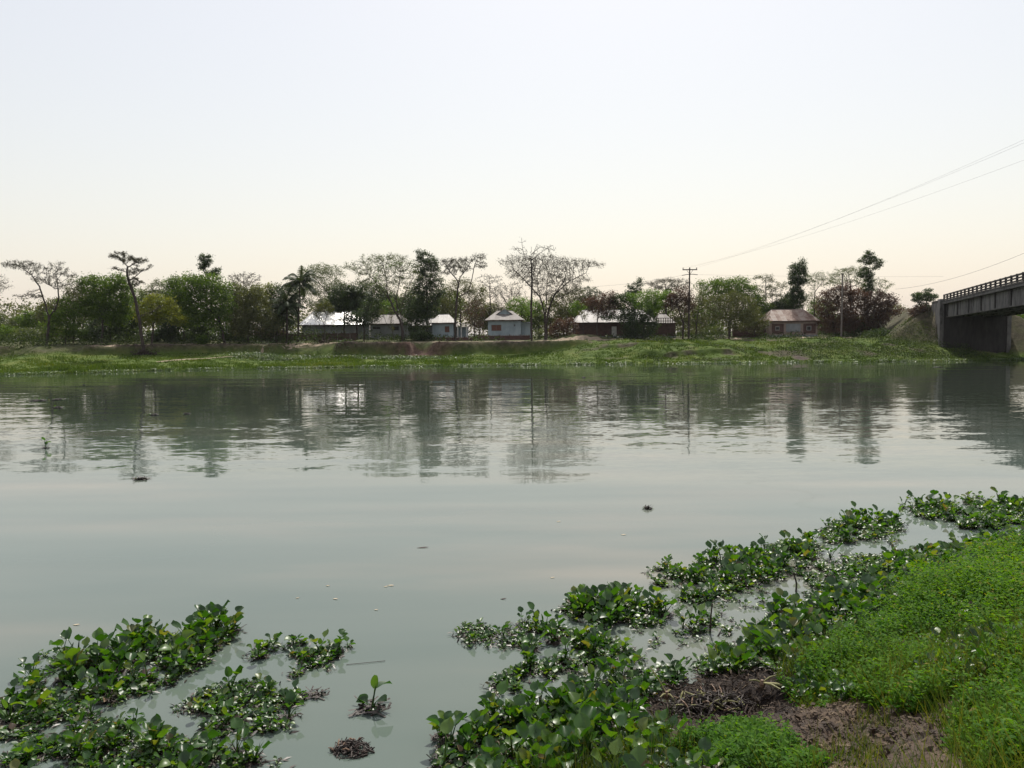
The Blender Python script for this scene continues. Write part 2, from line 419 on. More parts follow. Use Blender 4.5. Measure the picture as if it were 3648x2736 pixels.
def far_z(x, y):
    return float(far_h(np.array([x]), np.array([y]))[0][0])

M_DUST = surface('dusty_path', [(0.3, (0.17, 0.13, 0.09)), (0.7, (0.33, 0.265, 0.19))], 2.0, 0.95, 0.4, 20)
def far_hits(u, v):
    """where the view line through a photo pixel meets the far bank"""
    d = ray(u, v); t = np.linspace(80, 175, 900) / d[1]
    X = d[0] * t; Y = d[1] * t; Z = CAM_H + d[2] * t
    H = far_h(X, Y)[0]
    k = np.argmax(Z <= H) if (Z <= H).any() else len(t) - 1
    return X[k], Y[k]
PATHS = []
def path_strip(name, label, pts, w):
    ln = [np.array(p, float) for p in pts]
    P2 = []
    for a, b_ in zip(ln[:-1], ln[1:]):
        n = max(2, int(np.linalg.norm(b_ - a) / 0.5))
        for k in range(n): P2.append(a + (b_ - a) * k / n)
    P2.append(ln[-1]); P2 = np.array(P2)
    PATHS.append((P2, w))
    T = np.gradient(P2, axis=0); T /= np.linalg.norm(T, axis=1)[:, None] + 1e-9
    Nn = np.stack([-T[:, 1], T[:, 0]], 1)
    V = []
    for j, s in enumerate((-1, -0.33, 0.33, 1)):
        ww = w * 0.5 * s * (0.85 + 0.4 * vnoise(np.arange(len(P2)) * 0.23, np.full(len(P2), j * 7.0), 8))
        q = P2 + Nn * ww[:, None]
        z = far_h(q[:, 0], q[:, 1])[0] + 0.03 - 0.02 * abs(s)
        V.append(np.c_[q, z])
    n = len(P2); V = np.concatenate(V)
    F = [[[j * n + k, j * n + k + 1, (j + 1) * n + k + 1, (j + 1) * n + k] for k in range(n - 1)] for j in range(3)]
    me = np_mesh(name, V, [np.array(F).reshape(-1, 4)], M_DUST, True)
    tag(link(name, me), label, 'path', kind='structure')
path_strip('footpath', 'pale trodden footpath crossing the grass at left', [far_hits(560, 1290), far_hits(640, 1282), far_hits(740, 1277), far_hits(850, 1268), far_hits(940, 1259)], 0.8)
path_strip('dirt_road', 'pale dirt road along the top of the far bank', [(x, float(shore_y(np.array([x]))[0]) + 21.3) for x in np.arange(-60, 62, 3.0)], 2.2)

# ------------------------------------------------------------------ near bank
SH0 = np.array([-0.5, 7.0]); SHT = np.array([0.7593, 0.6508]); SHN = np.array([0.6508, -0.7593])
HOL = G(2560, 2510, 0.15)
def near_h(x, y):
    x = np.asarray(x, float); y = np.asarray(y, float)
    s = (x - SH0[0]) * SHN[0] + (y - SH0[1]) * SHN[1]
    t = (x - SH0[0]) * SHT[0] + (y - SH0[1]) * SHT[1]
    s = s + 0.5 * (vnoise(t * 0.6, t * 0, 51) - 0.5)
    z = np.interp(s, [-30, -6, -1.5, 0, 0.7, 1.5, 3.0, 5.6, 9, 40], [-2.2, -1.4, -0.35, -0.03, 0.10, 0.30, 0.95, 2.35, 2.9, 3.2])
    land = sstep(-0.2, 0.8, s)
    z = z + land * (0.18 * (fbm(x * 1.3, y * 1.3, 60) - 0.5) + 0.20 * (fbm(x * 5, y * 5, 66, 4) - 0.5))
    # the hollow where plants were pulled out
    z = z - 0.22 * np.exp(-(((x - HOL[0]) / 0.55) ** 2 + ((y - HOL[1]) / 0.5) ** 2))
    return z, s
def near_hits(u, v):
    """where the view line through a photo pixel meets the near bank or the water"""
    d = ray(u, v); t = np.linspace(1.0, 30, 2400)
    X = d[0] * t; Y = d[1] * t; Z = CAM_H + d[2] * t
    H = np.maximum(near_h(X, Y)[0], 0.0)
    k = int(np.argmax(Z <= H))
    return np.array([X[k], Y[k], H[k]])
def near_soil():
    m = surface('near_soil', [(0.30, (0.020, 0.014, 0.010)), (0.5, (0.080, 0.055, 0.038)), (0.72, (0.16, 0.115, 0.07))], 3.2, 0.95, 0.9, 22, bdist=0.03, detail=9)
    N, L = m.node_tree.nodes, m.node_tree.links
    b = next(n for n in N if n.type == 'BSDF_PRINCIPLED'); src = b.inputs['Base Color'].links[0].from_socket
    geo = N.new('ShaderNodeNewGeometry'); sx = N.new('ShaderNodeSeparateXYZ'); L.new(geo.outputs['Position'], sx.inputs[0])
    n = N.new('ShaderNodeTexNoise'); n.inputs['Scale'].default_value = 2.5; L.new(geo.outputs['Position'], n.inputs['Vector'])
    ad = N.new('ShaderNodeMath'); ad.operation = 'MULTIPLY_ADD'; L.new(n.outputs[0], ad.inputs[0]); ad.inputs[1].default_value = -0.5; L.new(sx.outputs[2], ad.inputs[2])
    mr = N.new('ShaderNodeMapRange'); L.new(ad.outputs[0], mr.inputs[0]); mr.inputs[1].default_value = 0.10; mr.inputs[2].default_value = 0.55
    mx = N.new('ShaderNodeMix'); mx.data_type = 'RGBA'; L.new(mr.outputs[0], mx.inputs[0]); mx.inputs[6].default_value = (0.016, 0.011, 0.009, 1); L.new(src, mx.inputs[7]); L.new(mx.outputs[2], b.inputs['Base Color'])
    return m
def make_near():
    ts = np.concatenate([[-80, -50, -30, -18, -10, -6], np.arange(-3, 19, 0.07), [20, 22, 25, 30, 38, 50, 70, 100]])
    ss = np.concatenate([[-14, -8, -5, -3.5, -2.5], np.arange(-1.8, 6.4, 0.07), [7, 8, 10, 14, 20, 30, 45]])
    T, S = np.meshgrid(ts, ss)
    X = SH0[0] + T * SHT[0] + S * SHN[0]; Y = SH0[1] + T * SHT[1] + S * SHN[1]
    Z, _ = near_h(X, Y)
    nx, ne = len(ts), len(ss)
    i = np.arange(ne - 1)[:, None] * nx + np.arange(nx - 1)[None, :]
    Fq = np.stack([i, i + 1, i + 1 + nx, i + nx], -1).reshape(-1, 4)[:, ::-1]
    m = near_soil() if True else surface('near_soil', [(0.28, (0.018, 0.012, 0.009)), (0.5, (0.085, 0.058, 0.040)), (0.72, (0.24, 0.165, 0.105))], 3.2, 0.95, 0.9, 22, bdist=0.03, detail=9)
    me = np_mesh('near_bank', np.stack([X, Y, Z], -1).reshape(-1, 3), [Fq], m, True)
    tag(link('near_bank', me), 'muddy near bank sloping into the water at lower right', 'bank', kind='structure')
make_near()

# ------------------------------------------------------------------ bridge
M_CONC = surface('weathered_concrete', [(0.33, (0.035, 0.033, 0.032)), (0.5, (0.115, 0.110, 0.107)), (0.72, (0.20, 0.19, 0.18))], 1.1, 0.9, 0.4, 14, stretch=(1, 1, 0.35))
M_CONC_D = surface('stained_shaded_concrete', [(0.3, (0.014, 0.013, 0.013)), (0.7, (0.050, 0.045, 0.042))], 1.2, 0.9, 0.4, 14, stretch=(1, 1, 0.3))  # stains, plus the shadow under the deck put into the dark colour
def make_bridge():
    root = thing('bridge', 'concrete girder bridge with slotted railing crossing the river at right', 'bridge', (BR0[0], BR0[1], 0))
    def W(a, c, z):   # a: metres from the far abutment towards this bank, c: across (0 = axis), local to root
        p = BDIR * a + BPERP * c
        return (p[0], p[1], z)
    def zr(a): return 0.02 * a if a < 60 else 1.2 - 0.02 * (a - 60)
    EDGE = -4.4
    def bar(a0, a1, c0, c1, z0, z1, name, mat, par=root):
        mb = MB()
        mb.hexa([W(a0, c0, z0 + zr(a0)), W(a1, c0, z0 + zr(a1)), W(a1, c1, z0 + zr(a1)), W(a0, c1, z0 + zr(a0)),
                 W(a0, c0, z1 + zr(a0)), W(a1, c0, z1 + zr(a1)), W(a1, c1, z1 + zr(a1)), W(a0, c1, z1 + zr(a0))])
        return mb.build(name, mat, par)
    # long spans on wall piers
    SP = 62.0
    for k in range(2):
        a0, a1 = k * SP + 0.02, k * SP + SP - 0.02
        bar(a0, a1, EDGE, -EDGE, 8.12, 8.42, 'deck_slab', M_CONC)
        for c in (-3.6, -1.2, 1.2, 3.6):
            g = bar(a0 + 0.05, a1 - 0.05, c - 0.24, c + 0.24, 6.15, 8.118, 'girder', M_CONC)
            if c == -3.6:
                for q in range(11):
                    aa = a0 + 0.3 + q * 6.05
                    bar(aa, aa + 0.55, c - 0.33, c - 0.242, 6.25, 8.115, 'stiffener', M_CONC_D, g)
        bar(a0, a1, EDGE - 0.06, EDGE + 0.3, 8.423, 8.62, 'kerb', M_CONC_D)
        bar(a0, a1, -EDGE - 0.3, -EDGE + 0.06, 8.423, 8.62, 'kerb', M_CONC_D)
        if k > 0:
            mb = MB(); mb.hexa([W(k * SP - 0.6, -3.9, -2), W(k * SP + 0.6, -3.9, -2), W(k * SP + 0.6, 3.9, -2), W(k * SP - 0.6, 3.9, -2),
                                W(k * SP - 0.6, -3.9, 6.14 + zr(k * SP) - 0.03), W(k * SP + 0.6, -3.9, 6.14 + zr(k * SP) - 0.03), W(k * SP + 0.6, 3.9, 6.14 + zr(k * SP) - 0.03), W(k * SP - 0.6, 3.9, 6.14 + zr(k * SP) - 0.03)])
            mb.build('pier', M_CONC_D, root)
    # railings: posts with three rails
    for side in (EDGE + 0.12, -EDGE - 0.12):
        n = 60 if side < 0 else 40
        mb = MB(); mb.hexa([(-0.11, -0.1, 0), (0.11, -0.1, 0), (0.11, 0.1, 0), (-0.11, 0.1, 0), (-0.11, -0.1, 0.92), (0.11, -0.1, 0.92), (0.11, 0.1, 0.92), (-0.11, 0.1, 0.92)])
        pm = mb.mesh('railing_post', M_CONC_D)
        for i in range(n):
            a = 0.3 + i * 2.0
            p = W(a, side, 8.622 + zr(a))
            link('railing_post', pm, root, p, (0, 0, math.atan2(BDIR[1], BDIR[0])))
        for z0, h in ((0.08, 0.17), (0.41, 0.15), (0.72, 0.2)):
            for k in range(2):
                bar(k * SP + 0.02, k * SP + SP - 0.02, side - 0.07, side + 0.07, 8.622 + z0, 8.622 + z0 + h, 'rail', M_CONC_D)
    # abutment: front wall, two end pillars, wing wall with a lower parapet running back along the road
    def blk(a0, a1, c0, c1, z0, z1, name, mat):
        mb = MB(); mb.hexa([W(a0, c0, z0), W(a1, c0, z0), W(a1, c1, z0), W(a0, c1, z0), W(a0, c0, z1), W(a1, c0, z1), W(a1, c1, z1), W(a0, c1, z1)])
        return mb.build(name, mat, root)
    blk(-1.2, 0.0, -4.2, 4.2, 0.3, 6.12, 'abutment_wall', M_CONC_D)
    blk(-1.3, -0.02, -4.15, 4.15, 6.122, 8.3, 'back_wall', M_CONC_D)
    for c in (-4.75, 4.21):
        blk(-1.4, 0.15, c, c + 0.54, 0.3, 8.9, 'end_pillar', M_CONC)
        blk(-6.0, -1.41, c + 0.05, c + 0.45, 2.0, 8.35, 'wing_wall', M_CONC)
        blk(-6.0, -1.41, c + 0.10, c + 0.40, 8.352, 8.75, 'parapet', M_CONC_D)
    blk(-40, -1.42, -4.2, 4.2, 8.0, 8.3, 'approach_road', M_DUST)
make_bridge()

# ------------------------------------------------------------------ houses
M_BLUE = surface('pale_blue_plaster', [(0.25, (0.19, 0.235, 0.26)), (0.6, (0.34, 0.40, 0.43)), (0.85, (0.42, 0.46, 0.47))], 0.8, 0.9, 0.2, 20, stretch=(1, 1, 0.5))
M_GREYP = surface('grey_plaster', [(0.25, (0.13, 0.135, 0.14)), (0.6, (0.25, 0.26, 0.26)), (0.85, (0.32, 0.31, 0.30))], 0.8, 0.9, 0.2, 20, stretch=(1, 1, 0.5))
M_BRICK = surface('bare_brick', [(0.25, (0.045, 0.026, 0.023)), (0.6, (0.095, 0.055, 0.046)), (0.85, (0.16, 0.11, 0.09))], 1.5, 0.9, 0.4, 25, stretch=(1, 1, 2))
M_BRICKP = surface('worn_pinkish_plaster', [(0.25, (0.16, 0.115, 0.095)), (0.6, (0.29, 0.225, 0.19)), (0.85, (0.36, 0.30, 0.26))], 1.2, 0.9, 0.3, 25)
M_WOOD = surface('dark_boards', [(0.3, (0.035, 0.022, 0.018)), (0.7, (0.10, 0.062, 0.048))], 3, 0.85, 0.4, 20, stretch=(4, 4, 0.4))
M_POST = surface('grey_post', [(0.3, (0.10, 0.085, 0.075)), (0.7, (0.22, 0.19, 0.165))], 5, 0.85, 0.3, 30)
M_SHUT = surface('red_brown_shutter', [(0.3, (0.10, 0.042, 0.032)), (0.7, (0.17, 0.08, 0.06))], 4, 0.7, 0.2, 30)
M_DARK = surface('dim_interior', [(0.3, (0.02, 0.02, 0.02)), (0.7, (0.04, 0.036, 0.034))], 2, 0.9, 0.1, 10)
M_WHITE = surface('old_whitewash', [(0.3, (0.40, 0.39, 0.37)), (0.7, (0.62, 0.60, 0.57))], 2, 0.85, 0.2, 20)
def tin(name, stops, metal, rough, freq=9.0, depth=0.02):
    m, N, L = new_mat(name)
    out = N.new('ShaderNodeOutputMaterial'); b = N.new('ShaderNodeBsdfPrincipled')
    tc = N.new('ShaderNodeTexCoord'); oi = N.new('ShaderNodeObjectInfo')
    n1 = N.new('ShaderNodeTexNoise'); n1.inputs['Scale'].default_value = 0.9; n1.inputs['Detail'].default_value = 8; n1.inputs['Roughness'].default_value = 0.7
    ad = N.new('ShaderNodeVectorMath'); ad.operation = 'ADD'; L.new(tc.outputs['Object'], ad.inputs[0])
    cm = N.new('ShaderNodeCombineXYZ'); ml = N.new('ShaderNodeMath'); ml.operation = 'MULTIPLY'; ml.inputs[1].default_value = 40
    L.new(oi.outputs['Random'], ml.inputs[0]); L.new(ml.outputs[0], cm.inputs[1]); L.new(cm.outputs[0], ad.inputs[1])
    L.new(ad.outputs[0], n1.inputs['Vector'])
    sm = N.new('ShaderNodeMath'); sm.operation = 'MULTIPLY_ADD'; L.new(oi.outputs['Random'], sm.inputs[0]); sm.inputs[1].default_value = 0.22; L.new(n1.outputs[0], sm.inputs[2])
    r = ramp(N, stops); L.new(sm.outputs[0], r.inputs[0]); L.new(r.outputs[0], b.inputs['Base Color'])
    b.inputs['Metallic'].default_value = metal; b.inputs['Roughness'].default_value = rough
    L.new(b.outputs[0], out.inputs[0]); return m
M_TIN_NEW = tin('bright_tin', [(0.3, (0.66, 0.65, 0.63)), (0.8, (0.82, 0.81, 0.79))], 0.7, 0.4)
M_TIN = tin('grey_tin', [(0.35, (0.12, 0.10, 0.09)), (0.6, (0.19, 0.17, 0.155)), (0.85, (0.27, 0.25, 0.23))], 0.0, 0.75)
M_TIN_PALE = tin('pale_tin', [(0.35, (0.24, 0.22, 0.20)), (0.6, (0.36, 0.34, 0.32)), (0.85, (0.46, 0.44, 0.42))], 0.1, 0.65)
M_TIN_RUST = tin('rusty_tin', [(0.38, (0.09, 0.045, 0.03)), (0.52, (0.15, 0.085, 0.058)), (0.62, (0.23, 0.17, 0.135)), (0.85, (0.32, 0.28, 0.25))], 0.0, 0.75)

def roof_slope(parent, A, B, C, D, mat, sheet=0.82):
    """corrugated sheets laid side by side on the slope A-B (eave) to D-C (ridge); each sheet a piece of its own"""
    A, B, C, D = [Vector(p) for p in (A, B, C, D)]
    ex = (B - A); wlen = ex.length; ex.normalize()
    nrm = ex.cross((D - A) if (D - A).length > 0.01 else (C - A)).normalized()
    if nrm.z < 0: nrm = -nrm
    up = nrm.cross(ex); 
    if up.z < 0: up = -up
    d = D - A; c = C - A
    dx, dy = d.dot(ex), d.dot(up); cx, cy = c.dot(ex), c.dot(up)
    def top(s):
        if s < dx: return dy * s / max(dx, 1e-6)
        if s > cx: return cy * (wlen - s) / max(wlen - cx, 1e-6)
        return dy + (cy - dy) * (s - dx) / max(cx - dx, 1e-6)
    n = max(2, int(round(wlen / sheet)))
    k = 10
    for i in range(n):
        s0 = wlen * i / n; s1 = wlen * (i + 1) / n + (0.06 if i < n - 1 else 0)
        ss = [s0 + (s1 - s0) * j / k for j in range(k + 1)]
        jit = random.uniform(-0.04, 0.05); lift = 0.012 * (i % 2) + random.uniform(0, 0.008)
        vs = []; fs = []
        for j, s in enumerate(ss):
            h = lift + (0.018 if j % 2 else 0.0)
            t = max(top(min(max(s, 0), wlen)), 0.02)
            for q in (-0.0 + jit, 0.5 * t, t):
                vs.append(A + ex * s + up * q + nrm * h)
        for j in range(k):
            for q in range(2):
                fs.append((j * 3 + q, j * 3 + 3 + q, j * 3 + 4 + q, j * 3 + 1 + q))
        MB().add(vs, fs).build('roof_sheet', mat, parent)

def wall_holes(mb, x0, x1, z0, z1, y0, y1, holes):
    xs = sorted({x0, x1, *[h[0] for h in holes], *[h[1] for h in holes]}); zs = sorted({z0, z1, *[h[2] for h in holes], *[h[3] for h in holes]})
    for zi in range(len(zs) - 1):
        run = None
        for xi in range(len(xs)):
            solid = False
            if xi < len(xs) - 1:
                cx, cz = (xs[xi] + xs[xi + 1]) / 2, (zs[zi] + zs[zi + 1]) / 2
                solid = not any(h[0] < cx < h[1] and h[2] < cz < h[3] for h in holes)
            if solid and run is None: run = xs[xi]
            if not solid and run is not None:
                mb.box(run, xs[xi], y0, y1, zs[zi], zs[zi + 1]); run = None
def window(par, x0, x1, z0, z1, y, fm, pm, bars=2):
    w = MB()
    f = 0.07
    w.box(x0, x0 + f, y - 0.03, y + 0.09, z0, z1).box(x1 - f, x1, y - 0.03, y + 0.09, z0, z1).box(x0 + f, x1 - f, y - 0.03, y + 0.09, z0, z0 + f).box(x0 + f, x1 - f, y - 0.03, y + 0.09, z1 - f, z1)
    o = w.build('window', fm, par)
    n = bars
    for i in range(n):
        a = x0 + f + (x1 - x0 - 2 * f) * i / n; b = x0 + f + (x1 - x0 - 2 * f) * (i + 1) / n
        MB().box(a + 0.01, b - 0.01, y + 0.04 + 0.01 * (i % 2), y + 0.075, z0 + f, z1 - f).build('shutter', pm, o)
    return o

def house(name, label, ul, ur, v_eave, v_top, depth, deep, wallm, roofm, roof='hip', wins=(), doors=(), over=0.45, ridge=0.4, zb=None, hip_in=None, rise=None, front_only=False, plinth=True):
    """a one-storey house; pixel edges of its front wall at the given depth"""
    a = P(ul, v_eave, depth); b = P(ur, v_eave, depth)
    x0, x1 = a[0], b[0]; ze = (a[2] + b[2]) / 2
    cx = (x0 + x1) / 2
    g = far_z(cx, depth) - 0.1 if zb is None else zb
    root = thing(name, label, 'house', (cx, depth, g))
    H = ze - g; wx = (x1 - x0) / 2
    tx = lambda u: P(u, v_eave, depth)[0] - cx
    tz = lambda u, v: P(u, v, depth)[2] - g
    holes = []
    for (u0, u1, va, vb, *_r) in list(wins) + list(doors):
        holes.append((tx(u0), tx(u1), max(tz(u0, vb), 0.0), tz(u0, va)))
    wb = MB(); wall_holes(wb, -wx, wx, 0, H, 0, 0.2, holes)
    wb.box(-wx, -wx + 0.2, 0.2, deep - 0.2, 0, H).box(wx - 0.2, wx, 0.2, deep - 0.2, 0, H).box(-wx, wx, deep - 0.2, deep, 0, H)
    wb.build('wall', wallm, root)
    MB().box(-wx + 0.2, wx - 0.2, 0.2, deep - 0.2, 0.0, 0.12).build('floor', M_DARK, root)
    if plinth: MB().box(-wx - 0.12, wx + 0.12, -0.12, 0.0, 0, min(0.35, H * 0.15)).build('plinth', M_GREYP, root)
    for (x0_, x1_, z0_, z1_), w in zip(holes[:len(wins)], wins):
        kind = w[4] if len(w) > 4 else 'shutter'
        if kind == 'shutter': window(root, x0_ + 0.002, x1_ - 0.002, z0_ + 0.002, z1_ - 0.002, 0.0, M_POST, M_SHUT, max(2, int((x1_ - x0_) / 0.6)))
        elif kind == 'vent':
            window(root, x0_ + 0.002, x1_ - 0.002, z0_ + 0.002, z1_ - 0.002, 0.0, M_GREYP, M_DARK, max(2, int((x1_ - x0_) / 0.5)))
    for (x0_, x1_, z0_, z1_) in holes[len(wins):]:
        dd = MB().box(x0_ + 0.01, x1_ - 0.01, 0.06, 0.11, z0_, z1_ - 0.01).build('door', M_WHITE, root)
        MB().box(x1_ - 0.16, x1_ - 0.1, 0.02, 0.058, (z0_ + z1_) / 2, (z0_ + z1_) / 2 + 0.12).build('handle', M_POST, dd)
    # roof
    RH = (P(ul, v_top, depth + deep / 2)[2] - g) - H if rise is None else rise
    o = over; zq = H - o * RH / (deep / 2 + o) * 0.0
    ex0, ex1, ey0, ey1 = -wx - o, wx + o, -o, deep + o
    rz = H + RH; ym = deep / 2
    hin = (wx + o) * ridge if hip_in is None else hip_in
    rr = MB()
    rf = None
    if roof == 'hip':
        r0, r1 = ex0 + hin, ex1 - hin
        rr.tube([(r0, ym, rz + 0.03), (r1, ym, rz + 0.03)], 0.07, 6)
        rf = rr.build('roof', roofm, root)
        roof_slope(rf, (ex0, ey0, zq), (ex1, ey0, zq), (r1, ym, rz), (r0, ym, rz), roofm)
        roof_slope(rf, (ex1, ey1, zq), (ex0, ey1, zq), (r0, ym, rz), (r1, ym, rz), roofm)
        roof_slope(rf, (ex0, ey1, zq), (ex0, ey0, zq), (r0, ym, rz), (r0, ym, rz), roofm)
        roof_slope(rf, (ex1, ey0, zq), (ex1, ey1, zq), (r1, ym, rz), (r1, ym, rz), roofm)
    else:
        rr.tube([(ex0, ym, rz + 0.03), (ex1, ym, rz + 0.03)], 0.07, 6)
        rf = rr.build('roof', roofm, root)
        roof_slope(rf, (ex0, ey0, zq), (ex1, ey0, zq), (ex1, ym, rz), (ex0, ym, rz), roofm)
        roof_slope(rf, (ex1, ey1, zq), (ex0, ey1, zq), (ex0, ym, rz), (ex1, ym, rz), roofm)
        for sx, q in ((-wx, -1), (wx, 1)):
            MB().slab([(sx, 0.1, H), (sx, deep - 0.1, H), (sx, ym, rz - 0.05)], (q, 0, 0), 0.1).build('gable', wallm, root)
    MB().box(ex0, ex1, ey0 - 0.03, ey0 + 0.02, zq - 0.16, zq - 0.02).build('eave_board', M_WOOD, root)
    return root, cx, g, H, RH, wx
D0 = 139.0
# long shed with the glaring roof
house('shed', 'long low shed with a glaring bright tin roof behind the plank fence', 1076, 1292, 1157, 1112, 141, 7.0, M_GREYP, M_TIN_NEW, roof='hip',
      wins=[(1150, 1160, 1160, 1166, 'vent'), (1165, 1175, 1160, 1166, 'vent'), (1180, 1190, 1160, 1166, 'vent'), (1195, 1205, 1160, 1166, 'vent')], hip_in=1.6, over=0.5, rise=2.35)
# grey house with vents behind the big spreading tree
r_, *_ = house('house', 'grey plastered house with hipped tin roof behind the spreading tree', 1318, 1450, 1153, 1122, 138, 6.0, M_GREYP, M_TIN, roof='hip',
      wins=[(1326, 1356, 1164, 1174, 'vent'), (1398, 1422, 1162, 1178, 'vent')], ridge=0.55)
house('house', 'small set-back house with open porch left of the blue hut', 1462, 1540, 1160, 1136, 142, 4.6, M_GREYP, M_TIN_PALE, roof='gable', wins=[(1470, 1484, 1170, 1185, 'vent')], doors=[(1500, 1512, 1168, 1206)], over=0.4)
# small pale-blue house with porch on the right
r3, cx3, g3, H3, RH3, wx3 = house('house', 'small pale blue house with one brown window and posts under its right eave', 1540, 1615, 1150, 1121, 138, 5.2, M_BLUE, M_TIN_PALE, roof='hip',
      wins=[(1584, 1601, 1162, 1184, 'shutter')], over=0.5, ridge=0.62)
pr = MB().tube([(wx3 + 0.3, 0.0, H3 + 0.2), (wx3 + 0.3, 5.0, H3 + 0.2)], 0.05, 6).build('porch_roof', M_TIN_PALE, r3)
roof_slope(pr, (wx3 + 2.6, 5.4, H3 - 0.55), (wx3 + 2.6, -0.4, H3 - 0.55), (wx3 + 0.2, -0.4, H3 + 0.25), (wx3 + 0.2, 5.4, H3 + 0.25), M_TIN_PALE)
for px in (0.75, 1.35, 2.3):
    MB().box(wx3 + px - 0.09, wx3 + px + 0.09, 0.0, 0.18, 0, H3 - 0.1 - px * 0.22).build('porch_post', M_WHITE, r3)
MB().box(wx3 + 0.1, wx3 + 2.4, 2.6, 2.75, 0, H3 - 0.7).build('porch_wall', M_BLUE, r3)
# pale-blue house with gablet roof
r4, cx4, g4, H4, RH4, wx4 = house('house', 'pale blue house with a wide red brown window and gabled hip roof', 1738, 1856, 1140, 1108, 139, 7.0, M_BLUE, M_TIN, roof='hip',
      wins=[(1750, 1786, 1157, 1179, 'shutter'), (1830, 1836, 1155, 1163, 'vent')], over=0.55, ridge=0.62)
gb = MB(); gy = 1.95; gz = H4 + RH4 * (gy + 0.55) / (3.5 + 0.55)
gb.slab([(-1.25, gy, gz - 0.05), (1.25, gy, gz - 0.05), (0.0, gy, gz + 0.92)], (0, -1, 0), 0.08)
go = gb.build('gablet', M_BLUE, r4)
roof_slope(go, (-1.75, gy - 0.25, gz - 0.22), (-1.75, gy + 2.2, gz - 0.22), (0, gy + 2.2, gz + 1.0), (0, gy - 0.25, gz + 1.0), M_TIN_RUST)
roof_slope(go, (1.75, gy + 2.2, gz - 0.22), (1.75, gy - 0.25, gz - 0.22), (0, gy - 0.25, gz + 1.0), (0, gy + 2.2, gz + 1.0), M_TIN_RUST)
MB().box(wx4 + 0.003, wx4 + 1.7, 0.9, 1.05, 0, H4 - 0.4).build('side_wall', M_BLUE, r4)
mb = MB(); mb.hexa([(wx4 + 0.4, 0.2, H4 - 0.42), (wx4 + 2.3, 0.2, H4 - 0.62), (wx4 + 2.3, 4.5, H4 - 0.62), (wx4 + 0.4, 4.5, H4 - 0.42), (wx4 + 0.4, 0.2, H4 - 0.38), (wx4 + 2.3, 0.2, H4 - 0.58), (wx4 + 2.3, 4.5, H4 - 0.58), (wx4 + 0.4, 4.5, H4 - 0.38)])
mb.build('lean_to_roof', M_TIN, r4)
# long dark shed right of the wide tree
house('shed', 'long dark brick shed with pale tin roof and one white door', 2052, 2330, 1148, 1114, 137, 7.5, M_BRICK, M_TIN_PALE, roof='hip', doors=[(2179, 2197, 1163, 1207)], hip_in=1.8, over=0.4, rise=2.2)
r5, cx5, g5, H5, RH5, wx5 = house('shed', 'brick outbuilding with open lattice under its eave beside the pole', 2336, 2406, 1151, 1128, 136, 6.0, M_BRICK, M_TIN, roof='hip', over=0.1, hip_in=1.2, rise=1.6)
for k in range(9):
    xx = -wx5 + 0.1 + k * (2 * wx5 - 0.2) / 8
    MB().box(xx - 0.05, xx + 0.05, -0.14, -0.02, H5 - 0.1, H5 + 0.85).build('lattice_post', M_WOOD, r5)
for zz in (0.35, 0.85):
    MB().box(-wx5, wx5, -0.20, -0.142, H5 + zz - 0.05, H5 + zz + 0.05).build('lattice_rail', M_WOOD, r5)
# brick house at right
r6, cx6, g6, H6, RH6, wx6 = house('house', 'pinkish brick house with streaked rusty tin roof near the bare pole', 2742, 2913, 1143, 1104, 136, 6.4, M_BRICKP, M_TIN_RUST, roof='hip',
      wins=[(2763, 2777, 1164, 1176, 'vent'), (2874, 2890, 1162, 1177, 'vent')], over=0.35, hip_in=1.6)
X6 = lambda u: P(u, 1150, 136)[0] - cx6
Z6 = lambda v: P(2830, v, 136)[2] - g6
for u0, u1, ua, ub in ((2750, 2792, 2763, 2777), (2862, 2906, 2874, 2890)):
    w = MB(); wall_holes(w, X6(u0), X6(u1), Z6(1188), Z6(1153), -0.05, -0.003, [(X6(ua) - 0.05, X6(ub) + 0.05, Z6(1177.5), Z6(1161))]); w.build('brick_panel', M_BRICK, r6)
MB().box(X6(2800), X6(2852), -0.05, -0.003, Z6(1182), Z6(1153)).build('grey_panel', M_GREYP, r6)

# ------------------------------------------------------------------ fences and yard walls
def plank_fence(label, u0, u1, v_top, depth, post_every=1.9, mat=None):
    a = P(u0, v_top, depth); b = P(u1, v_top, depth)
    root = thing('fence', label, 'fence', (a[0], depth, 0))
    L_ = b[0] - a[0]; top = (a[2] + b[2]) / 2
    n = int(L_ / 0.22)
    for i in range(n):
        x = i * 0.22; g = far_z(a[0] + x, depth)
        MB().box(x + 0.008, x + 0.213, 0, 0.03, g - 0.1, top - 0.02 + random.uniform(-0.09, 0.05)).build('plank', mat or M_WOOD, root)
    k = 0.0
    while k <= L_ + 0.01:
        g = far_z(a[0] + k, depth)
        MB().tube([(k, -0.07, g - 0.2), (k + random.uniform(-.04, .04), -0.07, top + 0.12)], 0.06, 6).build('fence_post', M_POST, root); k += post_every
    for zz in (0.3, 1.0):
        MB().box(0, L_, 0.032, 0.08, top - zz - 0.05, top - zz + 0.04).build('rail', M_WOOD, root)
plank_fence('dark brown plank fence with grey posts before the bright roofed shed', 888, 1270, 1187, 133, 2.1)
